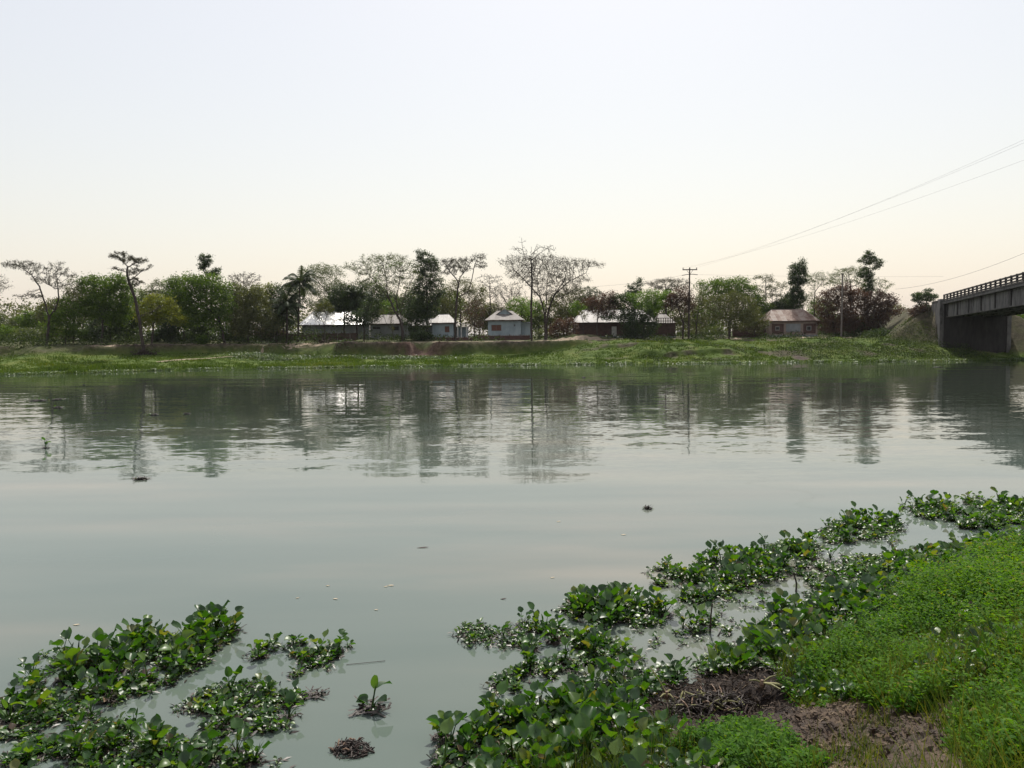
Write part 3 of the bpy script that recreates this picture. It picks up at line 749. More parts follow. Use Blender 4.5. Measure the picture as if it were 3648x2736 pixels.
def yard_wall(label, u0, u1, v_top, depth):
    a = P(u0, v_top, depth); b = P(u1, v_top, depth)
    root = thing('yard_wall', label, 'wall', (a[0], depth, 0))
    L_ = b[0] - a[0]; top = (a[2] + b[2]) / 2
    n = int(L_ / 1.6)
    for i in range(n):
        x = i * L_ / n; g = far_z(a[0] + x, depth)
        MB().box(x + 0.2, x + L_ / n - 0.004, 0, 0.12, g - 0.2, top - 0.14).build('wall_panel', M_BRICK, root)
        MB().box(x, x + 0.196, -0.04, 0.16, g - 0.2, top + 0.05).build('wall_pier', M_BRICK, root)
        for q in range(4):
            xx = x + 0.2 + (L_ / n - 0.2) * (q + 0.2) / 4
            MB().box(xx, xx + 0.17, 0.01, 0.11, top - 0.138, top - 0.02).build('brick', M_BRICKP, root)
yard_wall('low brick yard wall with open top course before the gabled blue house', 1702, 1888, 1193, 134)
yard_wall('low brick yard wall under the brown windowed blue house', 1545, 1690, 1200, 133.5)
yard_wall('tall brick wall left of the brick house with rusty roof', 2610, 2738, 1160, 138)

# ------------------------------------------------------------------ poles and wires
WIRE = surface('wire', [(0.3, (0.10, 0.10, 0.10)), (0.7, (0.16, 0.16, 0.16))], 5, 0.6, 0)
PD = 130.0
def ppt(u, v): p = P(u, v, PD); return p
pb = ppt(2453, 1205); pt_ = ppt(2457, 953)
pg = far_z(pb[0], PD)
pole = thing('utility_pole', 'tall dark utility pole with crossarm and insulators', 'pole', (pb[0], PD, pg))
tip = Vector((pt_[0] - pb[0], 0, pt_[2] - pg))
MB().tube([(0, 0, -0.4), tip * 0.5, tip], [0.17, 0.14, 0.10], 8).build('post', bark, pole)
zt = ppt(2457, 961)[2] - pg; zl = ppt(2457, 979)[2] - pg
AX = tip.x
MB().box(AX - 1.18, AX + 1.18, -0.16, -0.1, zt - 0.08, zt + 0.08).build('crossarm', bark, pole)
MB().tube([(AX - 1.3, -0.13, zl - 0.1), (AX - 0.4, -0.13, zl + 0.05), (AX + 0.4, -0.13, zl + 0.08), (AX + 1.25, -0.13, zl)], 0.055, 6).build('lower_arm', bark, pole)
for s in (-1, 1):
    MB().tube([(AX + s * 0.06, -0.13, zt - 0.7), (AX + s * 0.5, -0.13, zt - 0.08)], 0.03, 5).build('brace', bark, pole)
ins = []
for dx in (-1.1, 0.0, 1.1):
    MB().tube([(AX + dx, -0.13, zt + 0.08), (AX + dx, -0.13, zt + 0.16), (AX + dx, -0.13, zt + 0.2), (AX + dx, -0.13, zt + 0.32)], [0.04, 0.09, 0.06, 0.08], 8).build('insulator', M_POST, pole)
    ins.append(np.array([pb[0] + AX + dx, PD - 0.13, pg + zt + 0.33]))
p2 = P(2997, 1195, 133); p2t = P(2997, 978, 133)
g2 = far_z(p2[0], 133)
pole2 = thing('bare_pole', 'plain grey pole without arms before the brown trees', 'pole', (p2[0], 133, g2))
MB().tube([(0, 0, -0.4), (0.02, 0, (p2t[2] - g2) * 0.5), (0.05, 0, p2t[2] - g2)], [0.16, 0.13, 0.11], 8).build('post', M_POST, pole2)
MB().box(-0.12, 0.22, -0.1, 0.1, p2t[2] - g2 + 0.002, p2t[2] - g2 + 0.18).build('cap', bark, pole2)
def wire(label, a, b, sag, r=0.022):
    a = Vector(a); b = Vector(b); pts = []
    for k in range(25):
        t = k / 24; p = a.lerp(b, t); p.z -= sag * 4 * t * (1 - t); pts.append(p)
    o = MB().tube(pts, r, 4, False).build('power_line', WIRE)
    tag(o, label, 'wire', 'wires on the utility pole')
near_pole = np.array([42.0, 44.0, 20.4])
for i, (q, lb) in enumerate(zip(ins, ('lowest of the power lines sweeping up to the top right', 'middle power line sweeping from the pole to the right', 'uppermost power line sweeping from the pole to the right'))):
    wire(lb, q, near_pole + np.array([-0.4 + 0.4 * i, 0, [-2.0, -0.1, 0.5][i]]), 1.2, 0.0065)
wire('thin level wire from the lower arm running right behind the trees', np.array([pb[0] + AX + 1.25, PD - 0.13, pg + zl]), P(3360, 985, 150), 0.15, 0.012)
wire('thin wire running left and down from the lower arm', np.array([pb[0] + AX - 1.3, PD - 0.13, pg + zl - 0.1]), P(2090, 1022, 139), 0.3, 0.012)
wire('faint wire crossing the sky above the bridge railing', P(3190, 1030, 140), P(3700, 880, 95), 0.9, 0.022)

# ------------------------------------------------------------------ trees
def grow(lines, att, step, infl, kill, iters, rng, lift=0.0):
    """branches reaching into a cloud of points; lines: given trunk and limb polylines"""
    nodes = []; par = []
    for ln in lines:
        ln = [np.array(p, float) for p in ln]
        if nodes:
            dd = np.linalg.norm(np.array(nodes) - ln[0], axis=1); prev = int(np.argmin(dd))
        else:
            nodes.append(ln[0]); par.append(-1); prev = 0
        for a, b in zip(ln[:-1], ln[1:]):
            n = max(1, int(np.linalg.norm(b - a) / step))
            for k in range(1, n + 1):
                q = a + (b - a) * k / n + rng.normal(0, step * 0.06, 3)
                nodes.append(q); par.append(prev); prev = len(nodes) - 1
    NMAX = 14000
    Nd = np.zeros((NMAX, 3)); n = len(nodes); Nd[:n] = nodes; par = par + [0] * (NMAX - n); par = np.array(par)
    att = np.array(att); alive = np.ones(len(att), bool)
    D = np.linalg.norm(att[:, None, :] - Nd[None, :n, :], axis=2); near = D.argmin(1); nd = D.min(1)
    for it in range(iters):
        alive &= nd > kill
        act = alive & (nd < infl)
        if not act.any():
            act = alive & (nd <= (nd[alive].min() * 1.05 if alive.any() else 0))
            if not act.any(): break
        ids = near[act]; dv = att[act] - Nd[ids]; dv /= np.linalg.norm(dv, axis=1)[:, None] + 1e-9
        S = np.zeros((n, 3)); np.add.at(S, ids, dv)
        u = np.unique(ids); dirs = S[u] / (np.linalg.norm(S[u], axis=1)[:, None] + 1e-9)
        dirs = dirs + rng.normal(0, 0.18, dirs.shape) + np.array([0, 0, lift])
        dirs /= np.linalg.norm(dirs, axis=1)[:, None]
        new = Nd[u] + dirs * step
        m = len(new)
        if n + m > NMAX: break
        Nd[n:n + m] = new; par[n:n + m] = u
        dd = np.linalg.norm(att[:, None, :] - new[None], axis=2); j = dd.argmin(1); dm = dd[np.arange(len(att)), j]
        better = dm < nd; near[better] = n + j[better]; nd[better] = dm[better]
        n += m
    return Nd[:n], par[:n]
def branch_mesh(name, Nd, par, r_base, r_tip, mat):
    n = len(Nd); w = np.zeros(n); kids = np.zeros(n, int)
    np.add.at(kids, par[1:], 1)
    w[kids == 0] = 1.0
    for i in range(n - 1, 0, -1): w[par[i]] += w[i]
    r = r_tip + (r_base - r_tip) * (w / w[0]) ** 0.8
    r = r * (1 - 0.25 * np.clip(Nd[:, 2] / max(Nd[:, 2].max(), 0.1), 0, 1) ** 1.3)
    i = np.arange(1, n); p = par[1:]
    A = Nd[p]; B = Nd[i]; ra = np.minimum(r[p], r[i] * 1.35); rb = r[i]
    first = p == 0; ra = np.where(first, r[p] * 1.25, ra)
    d = B - A; ln = np.linalg.norm(d, axis=1)[:, None] + 1e-9; d = d / ln
    A = A - d * np.minimum(0.3 * ra[:, None], 0.1)
    ref = np.array([0.34, 0.81, 0.21]); a = np.cross(d, ref); a /= np.linalg.norm(a, axis=1)[:, None] + 1e-9; b = np.cross(d, a)
    Vs = []; Fs = []; base = 0
    for k, sel in ((7, rb > 0.09), (4, (rb <= 0.09) & (rb > 0.03)), (3, rb <= 0.03)):
        if not sel.any(): continue
        m = sel.sum(); ang = 2 * np.pi * np.arange(k) / k
        c = np.cos(ang)[None, :, None]; s = np.sin(ang)[None, :, None]
        rad = a[sel][:, None, :] * c + b[sel][:, None, :] * s
        ringA = A[sel][:, None, :] + rad * ra[sel][:, None, None]; ringB = B[sel][:, None, :] + rad * rb[sel][:, None, None]
        V = np.concatenate([ringA, ringB], 1).reshape(-1, 3)
        o = base + np.arange(m)[:, None] * 2 * k
        j = np.arange(k); jn = (j + 1) % k
        F = np.stack([o + j, o + jn, o + k + jn, o + k + j], -1).reshape(-1, 4)
        Vs.append(V); Fs.append(F); base += len(V)
    return np_mesh(name, np.concatenate(Vs), [np.concatenate(Fs)], mat, True), w
def leaf_cloud(name, C, size, mat, rng, tint_base=None, flat=0.0, droop=0.0, asp=0.5):
    """one small rhombic leaf (or leaf spray) per centre"""
    n = len(C)
    nrm = rng.normal(0, 1, (n, 3)); nrm[:, 2] = np.abs(nrm[:, 2]) * (1 + flat * 3) + flat; nrm /= np.linalg.norm(nrm, axis=1)[:, None]
    t = np.cross(nrm, rng.normal(0, 1, (n, 3))); t[:, 2] -= droop; t /= np.linalg.norm(t, axis=1)[:, None] + 1e-9
    b = np.cross(nrm, t)
    s = size * rng.uniform(0.55, 1.25, n)[:, None]
    V = np.stack([C - t * s * 0.5, C + b * s * asp * 0.5 + nrm * s * 0.08, C + t * s * 0.5, C - b * s * asp * 0.5 + nrm * s * 0.08], 1).reshape(-1, 3)
    F = np.arange(n * 4).reshape(-1, 4)
    tb = np.full(n, 0.5) if tint_base is None else tint_base
    tint = np.clip(tb * 0.6 + rng.uniform(0, 1, n) * 0.4, 0, 0.999)
    return np_mesh(name, V, [F], mat, False, {'tint': ('FACE', tint)})
TREES = 0
def tree(label, depth, lines, blobs, leaf, n_leaf=4000, size=0.24, spread=0.35, r=0.22, tipr=0.016, natt=420, step=0.5, bk=None, cat='tree', name='tree', group=None, thick=0.75, tipw=3, flat=0.0, drop=0.0, extra=None, lift=0.0, asp=0.55, dz=0.0):
    """lines: pixel polylines of trunk and limbs (first one starts at the foot); blobs: pixel ellipses of the crown"""
    global TREES
    TREES += 1
    r *= 0.68
    rng = np.random.default_rng(100 + TREES)
    thin = leaf in (F_GREY,)
    tipr = max(tipr, 0.032 if thin or natt > 900 else 0.02)
    n_leaf = int(n_leaf * (2.6 if thin else 2.0)); natt = int(natt * (1.5 if thin else 1.25))
    u0, v0 = lines[0][0]
    base = P(u0, v0, depth); gz = far_z(base[0], depth) - 0.12 + dz
    base = np.array([base[0], depth, gz])
    root = thing(name, label, cat, tuple(base), group=group)
    L3 = []
    for li, ln in enumerate(lines):
        pts = []
        side = rng.uniform(-1, 1)
        for k, (u, v) in enumerate(ln):
            q = P(u, v, depth) - base
            if li == 0 and k == 0: q = np.zeros(3)
            q[1] = side * (0.0 if li == 0 else 0.6) * k
            pts.append(q)
        L3.append(pts)
    A = []
    blobs = [(u, v, ru * 1.1 + 2, rv * 1.08 + 1) for (u, v, ru, rv) in blobs]
    tot = sum(b[2] * b[3] for b in blobs)
    for (u, v, ru, rv, *k) in blobs:
        c = P(u, v, depth) - base; sx = ru * depth / FPX; sz = rv * depth / FPX; sy = sx * thick
        m = max(8, int(natt * ru * rv / tot))
        d = rng.normal(0, 1, (m, 3)); d /= np.linalg.norm(d, axis=1)[:, None]; rr = rng.uniform(0, 1, m) ** 0.42
        lump = 0.86 + 0.28 * rng.uniform(0, 1, m)
        A.append(c + np.array([0, 0, 0]) + d * (rr * lump)[:, None] * np.array([sx, sy, sz]))
    A = np.concatenate(A)
    Nd, par = grow(L3, A, step, step * 6, step * 1.25, 140, rng, lift)
    me, w = branch_mesh('trunk', Nd, par, r, tipr, bk or bark)
    link('trunk', me, root)
    if n_leaf:
        tips = np.where(w <= tipw)[0]
        tips = tips[tips > 0]
        # only the shoots inside the crown carry leaves
        pick = rng.choice(tips, n_leaf)
        clump = rng.uniform(0, 1, len(Nd))
        C = Nd[pick] + rng.normal(0, spread, (n_leaf, 3)) * np.array([1, 1, 0.75]) - np.array([0, 0, drop])
        hz = (Nd[:, 2] - Nd[:, 2].min()) / (np.ptp(Nd[:, 2]) + 1e-6)
        tb = clump[pick]
        link('crown', leaf_cloud('crown', C, size, leaf, rng, tb, flat, asp=asp), root)
    if extra: extra(root, base, rng)
    return root

# --- left end of the far bank
tree('bare flat topped tree leaning in from the left picture edge', 117, [[(-75, 1226), (-70, 1120), (-55, 1060)], [(-55, 1060), (-15, 1012)]], [(-60, 1010, 80, 40), (-20, 1008, 32, 16), (-25, 1040, 34, 7)], F_GREY, 900, 0.16, 0.2, 0.2)
tree('leafless forked tree with flat feathery tops at far left', 115, [[(165, 1227), (172, 1180), (174, 1130), (160, 1080), (140, 1020), (112, 980)], [(174, 1130), (195, 1105), (207, 1060), (198, 985)], [(112, 980), (60, 945), (15, 938)], [(200, 1030), (150, 1000)]],
     [(80, 944, 68, 18), (122, 962, 40, 22), (205, 958, 36, 24), (170, 995, 55, 18), (235, 980, 40, 10), (105, 1055, 50, 10), (215, 1018, 40, 12)], F_GREY, 2100, 0.15, 0.16, 0.27, natt=560, step=0.38)
tree('thin brownish half bare tree beside the feathery forked one', 119, [[(262, 1226), (266, 1120), (258, 1060)]], [(265, 1040, 38, 38), (280, 1080, 36, 32), (240, 1100, 30, 26), (262, 1005, 25, 22)], F_OLIVE, 1500, 0.2, 0.25, 0.15)
tree('bushy green tree at left with a low yellowish side', 117, [[(232, 1226), (240, 1150), (245, 1110)]], [(236, 1080, 26, 26), (262, 1120, 46, 34), (200, 1140, 40, 34), (235, 1165, 60, 30)], F_GREEN, 3200, 0.26, 0.35, 0.16)
tree('broad dense green tree left of the leaning river tree', 119, [[(366, 1225), (366, 1150), (370, 1080)], [(366, 1130), (330, 1060)], [(368, 1120), (410, 1050)]], [(330, 1010, 40, 26), (385, 1010, 60, 34), (430, 1020, 40, 38), (345, 1050, 58, 44), (405, 1075, 62, 48), (330, 1100, 44, 40), (420, 1120, 50, 36)], F_GREEN, 8500, 0.28, 0.42, 0.25, natt=520)
tree('dark leafed tree behind the leaning river tree', 124, [[(392, 1226), (392, 1150)]], [(390, 1150, 60, 44), (440, 1150, 56, 46), (470, 1120, 40, 44)], F_DARK, 4200, 0.3, 0.4, 0.17)
def root_ball(root, base, rng):
    C = rng.normal(0, 1, (700, 3)) * np.array([0.95, 0.5, 0.32]) + np.array([0.1, -0.3, -0.05])
    link('root_mass', leaf_cloud('root_mass', C, 0.38, F_DEAD_DARK, rng), root)
F_DEAD_DARK = foliage('root_tangle', [(0.0, (0.015, 0.010, 0.009)), (1.0, (0.06, 0.042, 0.034))], use_obj=False, trans=0.05, rough=0.9)
tree('tall tree leaning over the scarp with bare umbrella top and exposed roots', 112.8, [[(515, 1252), (505, 1200), (495, 1130), (480, 1060), (462, 1010), (452, 970), (455, 950), (430, 925)], [(455, 955), (478, 938), (512, 928)], [(465, 1000), (500, 970), (535, 952)], [(496, 1125), (540, 1110), (565, 1090)], [(452, 972), (420, 960)]],
     [(425, 912, 34, 12), (462, 922, 40, 14), (500, 930, 26, 12), (535, 951, 12, 7), (478, 965, 24, 14), (420, 955, 20, 5), (480, 1005, 28, 16)], F_GREY, 1700, 0.17, 0.15, 0.34, natt=420, step=0.36, extra=root_ball)
tree('yellow green tree hanging beside the leaning river tree', 116.5, [[(540, 1226), (545, 1160), (560, 1100)]], [(560, 1075, 52, 28), (590, 1110, 50, 28), (625, 1135, 36, 22), (530, 1130, 40, 30), (505, 1100, 24, 30)], F_YELLOW, 4200, 0.26, 0.32, 0.17)
tree('slim half bare tree behind the yellow green one', 124, [[(545, 1226), (548, 1100), (545, 1040)]], [(545, 1045, 36, 26), (560, 1015, 26, 16), (520, 1060, 20, 20)], F_PALE, 1300, 0.2, 0.25, 0.13)
tree('big round deep green tree left of the palms', 122, [[(802, 1222), (792, 1180), (775, 1120), (740, 1060)], [(775, 1130), (700, 1060)], [(775, 1120), (800, 1050)]], [(640, 1005, 55, 26), (700, 1005, 70, 34), (755, 1020, 55, 44), (650, 1050, 58, 46), (720, 1070, 78, 52), (780, 1080, 48, 54), (690, 1120, 66, 44), (775, 1140, 46, 40)], F_GREEN, 11000, 0.28, 0.42, 0.3, natt=620)
tree('dark understorey tree between the yellow green tree and the deep green tree', 126, [[(655, 1224), (655, 1170)]], [(625, 1060, 48, 50), (650, 1140, 66, 46), (610, 1160, 48, 36), (710, 1165, 60, 34)], F_DARK, 5200, 0.3, 0.42, 0.16)
tree('slender tree whose two dark tufts rise above the deep green crown', 127, [[(742, 1222), (738, 1100), (733, 1000), (731, 960), (728, 930)], [(733, 1000), (758, 975)]], [(722, 918, 14, 12), (742, 922, 12, 18), (728, 938, 20, 12), (722, 950, 14, 8), (752, 974, 20, 9), (768, 968, 14, 14), (745, 980, 14, 8)], F_DARK, 1500, 0.24, 0.24, 0.16, natt=240, step=0.35)
tree('grey leafless round tree rising behind the olive trees', 140, [[(868, 1222), (868, 1060), (868, 1020)]], [(868, 1000, 52, 30), (840, 992, 26, 22), (900, 994, 28, 20)], F_GREY, 700, 0.16, 0.15, 0.2, natt=420, step=0.4, bk=bark_pale)
tree('olive tree with rusty patches left of the palms', 126, [[(885, 1222), (885, 1130)]], [(850, 1050, 48, 34), (905, 1060, 48, 36), (870, 1100, 62, 44), (925, 1110, 40, 44), (850, 1150, 48, 40)], F_OLIVE, 6000, 0.27, 0.4, 0.2)
tree('dry olive shrub tree beside the first palm', 124, [[(930, 1220), (930, 1160)]], [(930, 1130, 44, 42), (880, 1160, 44, 34), (960, 1160, 40, 30)], F_OLIVE, 3000, 0.25, 0.36, 0.14)
tree('pale yellowish tree top showing left of the palm crowns', 134, [[(945, 1220), (945, 1080)]], [(945, 1060, 28, 34), (920, 1040, 26, 24), (960, 1030, 20, 20)], F_YELLOW, 1700, 0.24, 0.3, 0.14)

# --- palms
def frond_mesh(name, L_, bend, seed):
    rng = np.random.default_rng(seed); V = []; F = []; T = []
    n = 16; pts = []
    for k in range(n + 1):
        t = k / n; ang = 0.75 - bend * t ** 1.6
        if k == 0: p = np.zeros(3)
        else: p = p + np.array([math.cos(ang), 0, math.sin(ang)]) * (L_ / n)
        pts.append(p.copy())
    for k in range(n):
        a, b = pts[k], pts[k + 1]; w = 0.035 * (1 - k / n) + 0.008; o = len(V)
        V += [a + [0, -w, 0], a + [0, w, 0], b + [0, w, 0], b + [0, -w, 0]]; F.append([o, o + 1, o + 2, o + 3]); T.append(0.7)
        if k < 2: continue
        for s in (-1, 1):
            for q in range(3):
                t = (k + q / 3) / n; ll = L_ * 0.26 * math.sin(math.pi * min(1, 0.18 + 0.8 * t)) ** 0.7 * rng.uniform(0.8, 1.1)
                c = a + (b - a) * q / 3; dr = (b - a) / np.linalg.norm(b - a)
                e = c + dr * ll * 0.45 + np.array([0, s * ll * 0.75, -ll * rng.uniform(0.35, 0.75)])
                wv = dr * 0.055; o = len(V); V += [c - wv, c + wv, e + wv * 0.2, e - wv * 0.2]; F.append([o, o + 1, o + 2, o + 3]); T.append(rng.uniform(0, 0.6))
    return np_mesh(name, np.array(V), [np.array(F)], F_PALM, False, {'tint': ('FACE', T)})
FRONDS = [frond_mesh('frond', 3.6, b, i) for i, b in enumerate((1.3, 1.7, 2.1, 0.9))]
def palm(label, depth, foot, head, n=17, s=1.0, seed=0):
    rng = random.Random(seed); b = P(*foot, depth); g = far_z(b[0], depth) - 0.1
    root = thing('palm_tree', label, 'palm', (b[0], depth, g), group='palms beside the bright roofed shed')
    h = P(*head, depth); hv = Vector((h[0] - b[0], 0, h[2] - g))
    pts = [Vector((hv.x * (t ** 1.6), 0.15 * math.sin(3 * t), hv.z * t)) for t in (0, 0.1, 0.3, 0.5, 0.7, 0.85, 1)]
    MB().tube(pts, [0.24, 0.17, 0.15, 0.14, 0.13, 0.13, 0.15], 8).build('trunk', bark, root)
    for i in range(n):
        o = link('frond', FRONDS[(i + seed) % 4], root, hv + Vector((0, 0, -0.1)), (rng.uniform(-.3, .3), -0.62 + 1.55 * (i / n) + rng.uniform(-.15, .15), i * 2.399 + rng.uniform(-.3, .3)))
        k = s * rng.uniform(0.85, 1.1); o.scale = (k, k, k)
palm('palm with upright new leaves, tallest of the palm group', 129, (1062, 1216), (1068, 1010), 20, 1.05, 1)
palm('palm with drooping crown in front of the palm group', 126, (1022, 1216), (1022, 1085), 19, 1.0, 2)
palm('short palm at the left of the palm group above the fence', 127, (985, 1216), (992, 1125), 17, 0.95, 3)
palm('palm partly hidden at the right end of the bright roof', 136, (1272, 1214), (1270, 1060), 16, 0.95, 4)
tree('dark tree filling the space behind the palms', 134, [[(1010, 1216), (1010, 1130)]], [(1000, 1060, 44, 46), (1050, 1050, 46, 44), (1010, 1130, 56, 44), (960, 1140, 34, 40)], F_DARK, 5200, 0.28, 0.42, 0.18)

# --- behind and before the sheds
tree('tall feathery pale olive tree behind the bright roofed shed', 146, [[(1180, 1210), (1178, 1080), (1170, 1020)], [(1174, 1050), (1120, 990)]], [(1115, 975, 38, 26), (1165, 968, 44, 28), (1200, 990, 28, 36), (1130, 1020, 52, 36), (1180, 1040, 46, 36), (1150, 1075, 50, 28)], F_PALE, 5600, 0.22, 0.34, 0.26, natt=520)
tree('dark green tree drooping over the right half of the bright roof', 136, [[(1226, 1214), (1226, 1130), (1225, 1090)]], [(1215, 1050, 44, 38), (1240, 1085, 46, 34), (1200, 1085, 36, 30), (1255, 1050, 30, 30)], F_DARK, 5200, 0.27, 0.38, 0.2)
tree('small forked tree on the scarp before the bright roof', 125.5, [[(1152, 1222), (1156, 1180), (1154, 1150), (1138, 1128)], [(1155, 1152), (1166, 1130), (1162, 1105)], [(1154, 1150), (1140, 1140), (1132, 1126)]], [(1140, 1100, 24, 18), (1165, 1092, 24, 20), (1128, 1118, 10, 10)], F_OLIVE, 1000, 0.2, 0.25, 0.13, natt=130, step=0.3, extra=lambda root, base, rng: (
    link('root_mass', leaf_cloud('root_mass', rng.normal(0, 1, (800, 3)) * np.array([0.75, 0.4, 0.45]) + np.array([0.0, -0.7, -0.35]), 0.34, F_DEAD_DARK, rng), root)))
tree('low dark leafy tree standing at the right corner of the bright roof', 132, [[(1296, 1216), (1298, 1170), (1285, 1140)]], [(1245, 1135, 34, 18), (1290, 1130, 40, 26), (1320, 1120, 34, 30), (1330, 1090, 30, 30)], F_DARK, 3400, 0.24, 0.32, 0.17)
tree('dark tree behind the grey house roof', 150, [[(1345, 1210), (1345, 1100)]], [(1300, 1050, 40, 50), (1350, 1060, 44, 50), (1390, 1090, 40, 36), (1300, 1100, 40, 30)], F_DARK, 4600, 0.3, 0.4, 0.2)
tree('largest spreading tree left of centre, its trunk fanning into many limbs', 131, [[(1434, 1217), (1432, 1170), (1425, 1140), (1405, 1105), (1385, 1060), (1372, 1030)], [(1426, 1140), (1432, 1090), (1450, 1040), (1470, 1000)], [(1420, 1128), (1412, 1070), (1425, 1010), (1430, 960)], [(1390, 1070), (1350, 1020), (1310, 970)], [(1380, 1045), (1378, 990), (1365, 940)], [(1430, 1110), (1465, 1060), (1480, 1040)]],
     [(1290, 950, 66, 18), (1340, 928, 56, 24), (1400, 925, 56, 22), (1250, 955, 34, 8), (1450, 950, 40, 28), (1330, 975, 60, 26), (1400, 975, 66, 36), (1460, 990, 36, 34), (1370, 1020, 60, 26), (1290, 1005, 40, 10)], F_PALE, 5200, 0.17, 0.24, 0.30, natt=1100, step=0.36, tipr=0.018, lift=0.06)
tree('bright green sprays within the spreading tree', 133, [[(1442, 1216), (1430, 1130), (1400, 1040)]], [(1408, 938, 26, 12), (1380, 948, 20, 10), (1345, 1010, 24, 16), (1375, 1090, 26, 20), (1368, 1110, 20, 14)], F_BRIGHT, 900, 0.2, 0.22, 0.12, natt=140)
tree('thin leaning sapling before the grey house', 131, [[(1404, 1216), (1398, 1180), (1376, 1150), (1364, 1120)], [(1398, 1185), (1394, 1120)]], [(1362, 1110, 12, 12), (1394, 1108, 10, 16)], F_OLIVE, 260, 0.2, 0.2, 0.09, natt=40, step=0.3)
tree('tall vine covered dark green tree right of the spreading tree', 136, [[(1520, 1212), (1522, 1100), (1518, 1000), (1505, 920)], [(1518, 1010), (1550, 960)]], [(1492, 897, 12, 8), (1508, 912, 22, 16), (1530, 935, 36, 26), (1505, 955, 30, 26), (1545, 965, 26, 30), (1515, 990, 34, 28), (1500, 1030, 34, 36), (1540, 1040, 34, 44), (1520, 1090, 44, 36), (1560, 1010, 18, 30)], F_DARK, 9000, 0.24, 0.28, 0.25, natt=520, step=0.45)
tree('low dark leafed tree between the grey house and the blue hut', 135, [[(1475, 1214), (1478, 1160)]], [(1462, 1120, 34, 40), (1500, 1140, 30, 34), (1480, 1165, 26, 18)], F_DARK, 2800, 0.26, 0.34, 0.16)
tree('flat topped open tree standing before the blue hut', 133, [[(1622, 1214), (1622, 1150), (1626, 1080), (1632, 1020), (1638, 990)], [(1634, 1005), (1605, 970), (1585, 940)], [(1637, 990), (1665, 955), (1680, 930)], [(1624, 1060), (1668, 1040), (1680, 1000), (1690, 950), (1702, 920)]],
     [(1600, 932, 38, 14), (1650, 930, 40, 14), (1705, 918, 24, 16), (1715, 945, 20, 14), (1630, 955, 46, 14), (1590, 970, 24, 10)], F_GREY, 2100, 0.16, 0.18, 0.28, natt=520, step=0.38)
tree('olive green tree behind the blue hut', 147, [[(1640, 1210), (1640, 1110)]], [(1600, 1050, 40, 40), (1650, 1030, 46, 36), (1690, 1050, 40, 40), (1610, 1100, 44, 30), (1670, 1090, 44, 34)], F_OLIVE, 4800, 0.24, 0.4, 0.22, natt=480)
tree('leafless brown thicket tree between the two blue houses', 141, [[(1690, 1210), (1690, 1150), (1700, 1110)], [(1690, 1160), (1665, 1110)]], [(1690, 1110, 40, 46), (1665, 1140, 26, 34), (1700, 1160, 30, 30)], F_BROWN, 1500, 0.17, 0.25, 0.14, natt=420, step=0.36)
tree('straight bare tree with upswept twigs behind the gabled blue house', 152, [[(1746, 1210), (1746, 1100), (1745, 1020), (1744, 985)]], [(1744, 1005, 44, 28), (1744, 1040, 42, 24), (1720, 985, 16, 10), (1770, 990, 22, 12)], F_GREY, 350, 0.15, 0.12, 0.17, natt=420, step=0.4, lift=0.25)
tree('grey bare scrub tree behind the gabled blue house', 156, [[(1815, 1210), (1815, 1100)]], [(1790, 1055, 40, 44), (1835, 1050, 38, 44), (1815, 1090, 50, 28)], F_GREY, 1400, 0.18, 0.3, 0.18, natt=520, step=0.42)
tree('light green tree rising over the gabled roof', 150, [[(1858, 1210), (1858, 1100)]], [(1845, 1072, 28, 14), (1870, 1095, 34, 30), (1835, 1100, 30, 16)], F_BRIGHT, 1500, 0.22, 0.28, 0.15)
tree('tallest straight tree at centre with bare horizontal whorls at its top', 131, [[(1894, 1217), (1892, 1120), (1895, 1000), (1892, 930), (1893, 880)], [(1893, 930), (1903, 900), (1912, 872)], [(1870, 920), (1862, 890), (1858, 848)], [(1893, 930), (1870, 918)], [(1893, 905), (1925, 880), (1975, 893)], [(1862, 890), (1845, 882), (1825, 885)], [(1860, 865), (1846, 860)], [(1860, 862), (1874, 857)], [(1893, 930), (1920, 905), (1960, 880)], [(1893, 915), (1855, 905), (1830, 880)]],
     [(1945, 885, 38, 14), (1850, 890, 30, 12), (1895, 905, 40, 12), (1890, 950, 44, 20), (1893, 1000, 30, 30)], F_GREY, 300, 0.14, 0.14, 0.26, natt=260, step=0.32)
tree('widest umbrella tree at centre, grey brown twigs over a thick trunk', 132, [[(1945, 1218), (1945, 1170), (1938, 1110), (1925, 1060), (1915, 1020)], [(1945, 1160), (1955, 1100), (1975, 1050), (2010, 1000)], [(1942, 1140), (1948, 1060), (1950, 1000)], [(1975, 1050), (2030, 1000), (2090, 970)], [(1925, 1060), (1880, 1010), (1830, 960)], [(1955, 1100), (2000, 1060), (2060, 1020)]],
     [(1800, 932, 30, 12), (1850, 935, 55, 26), (1920, 935, 70, 26), (1990, 940, 60, 26), (2060, 940, 60, 18), (2115, 942, 40, 10), (1860, 975, 56, 28), (1940, 980, 70, 40), (2010, 985, 60, 34), (2060, 1000, 44, 10), (1960, 1040, 60, 30), (2020, 1030, 50, 24)], F_GREY, 6500, 0.16, 0.28, 0.42, natt=1600, step=0.36, tipr=0.018, lift=0.05)
tree('green tree behind the trunk of the umbrella tree', 150, [[(2020, 1210), (2020, 1120)]], [(2000, 1080, 40, 36), (2050, 1060, 40, 30), (2080, 1100, 40, 36), (2030, 1120, 50, 34)], F_OLIVE, 4600, 0.26, 0.4, 0.2)
tree('leafy green sapling between the two trunks at centre', 136, [[(1921, 1214), (1920, 1170)]], [(1920, 1140, 14, 26), (1920, 1185, 16, 20)], F_PALE, 900, 0.2, 0.24, 0.09, natt=90)
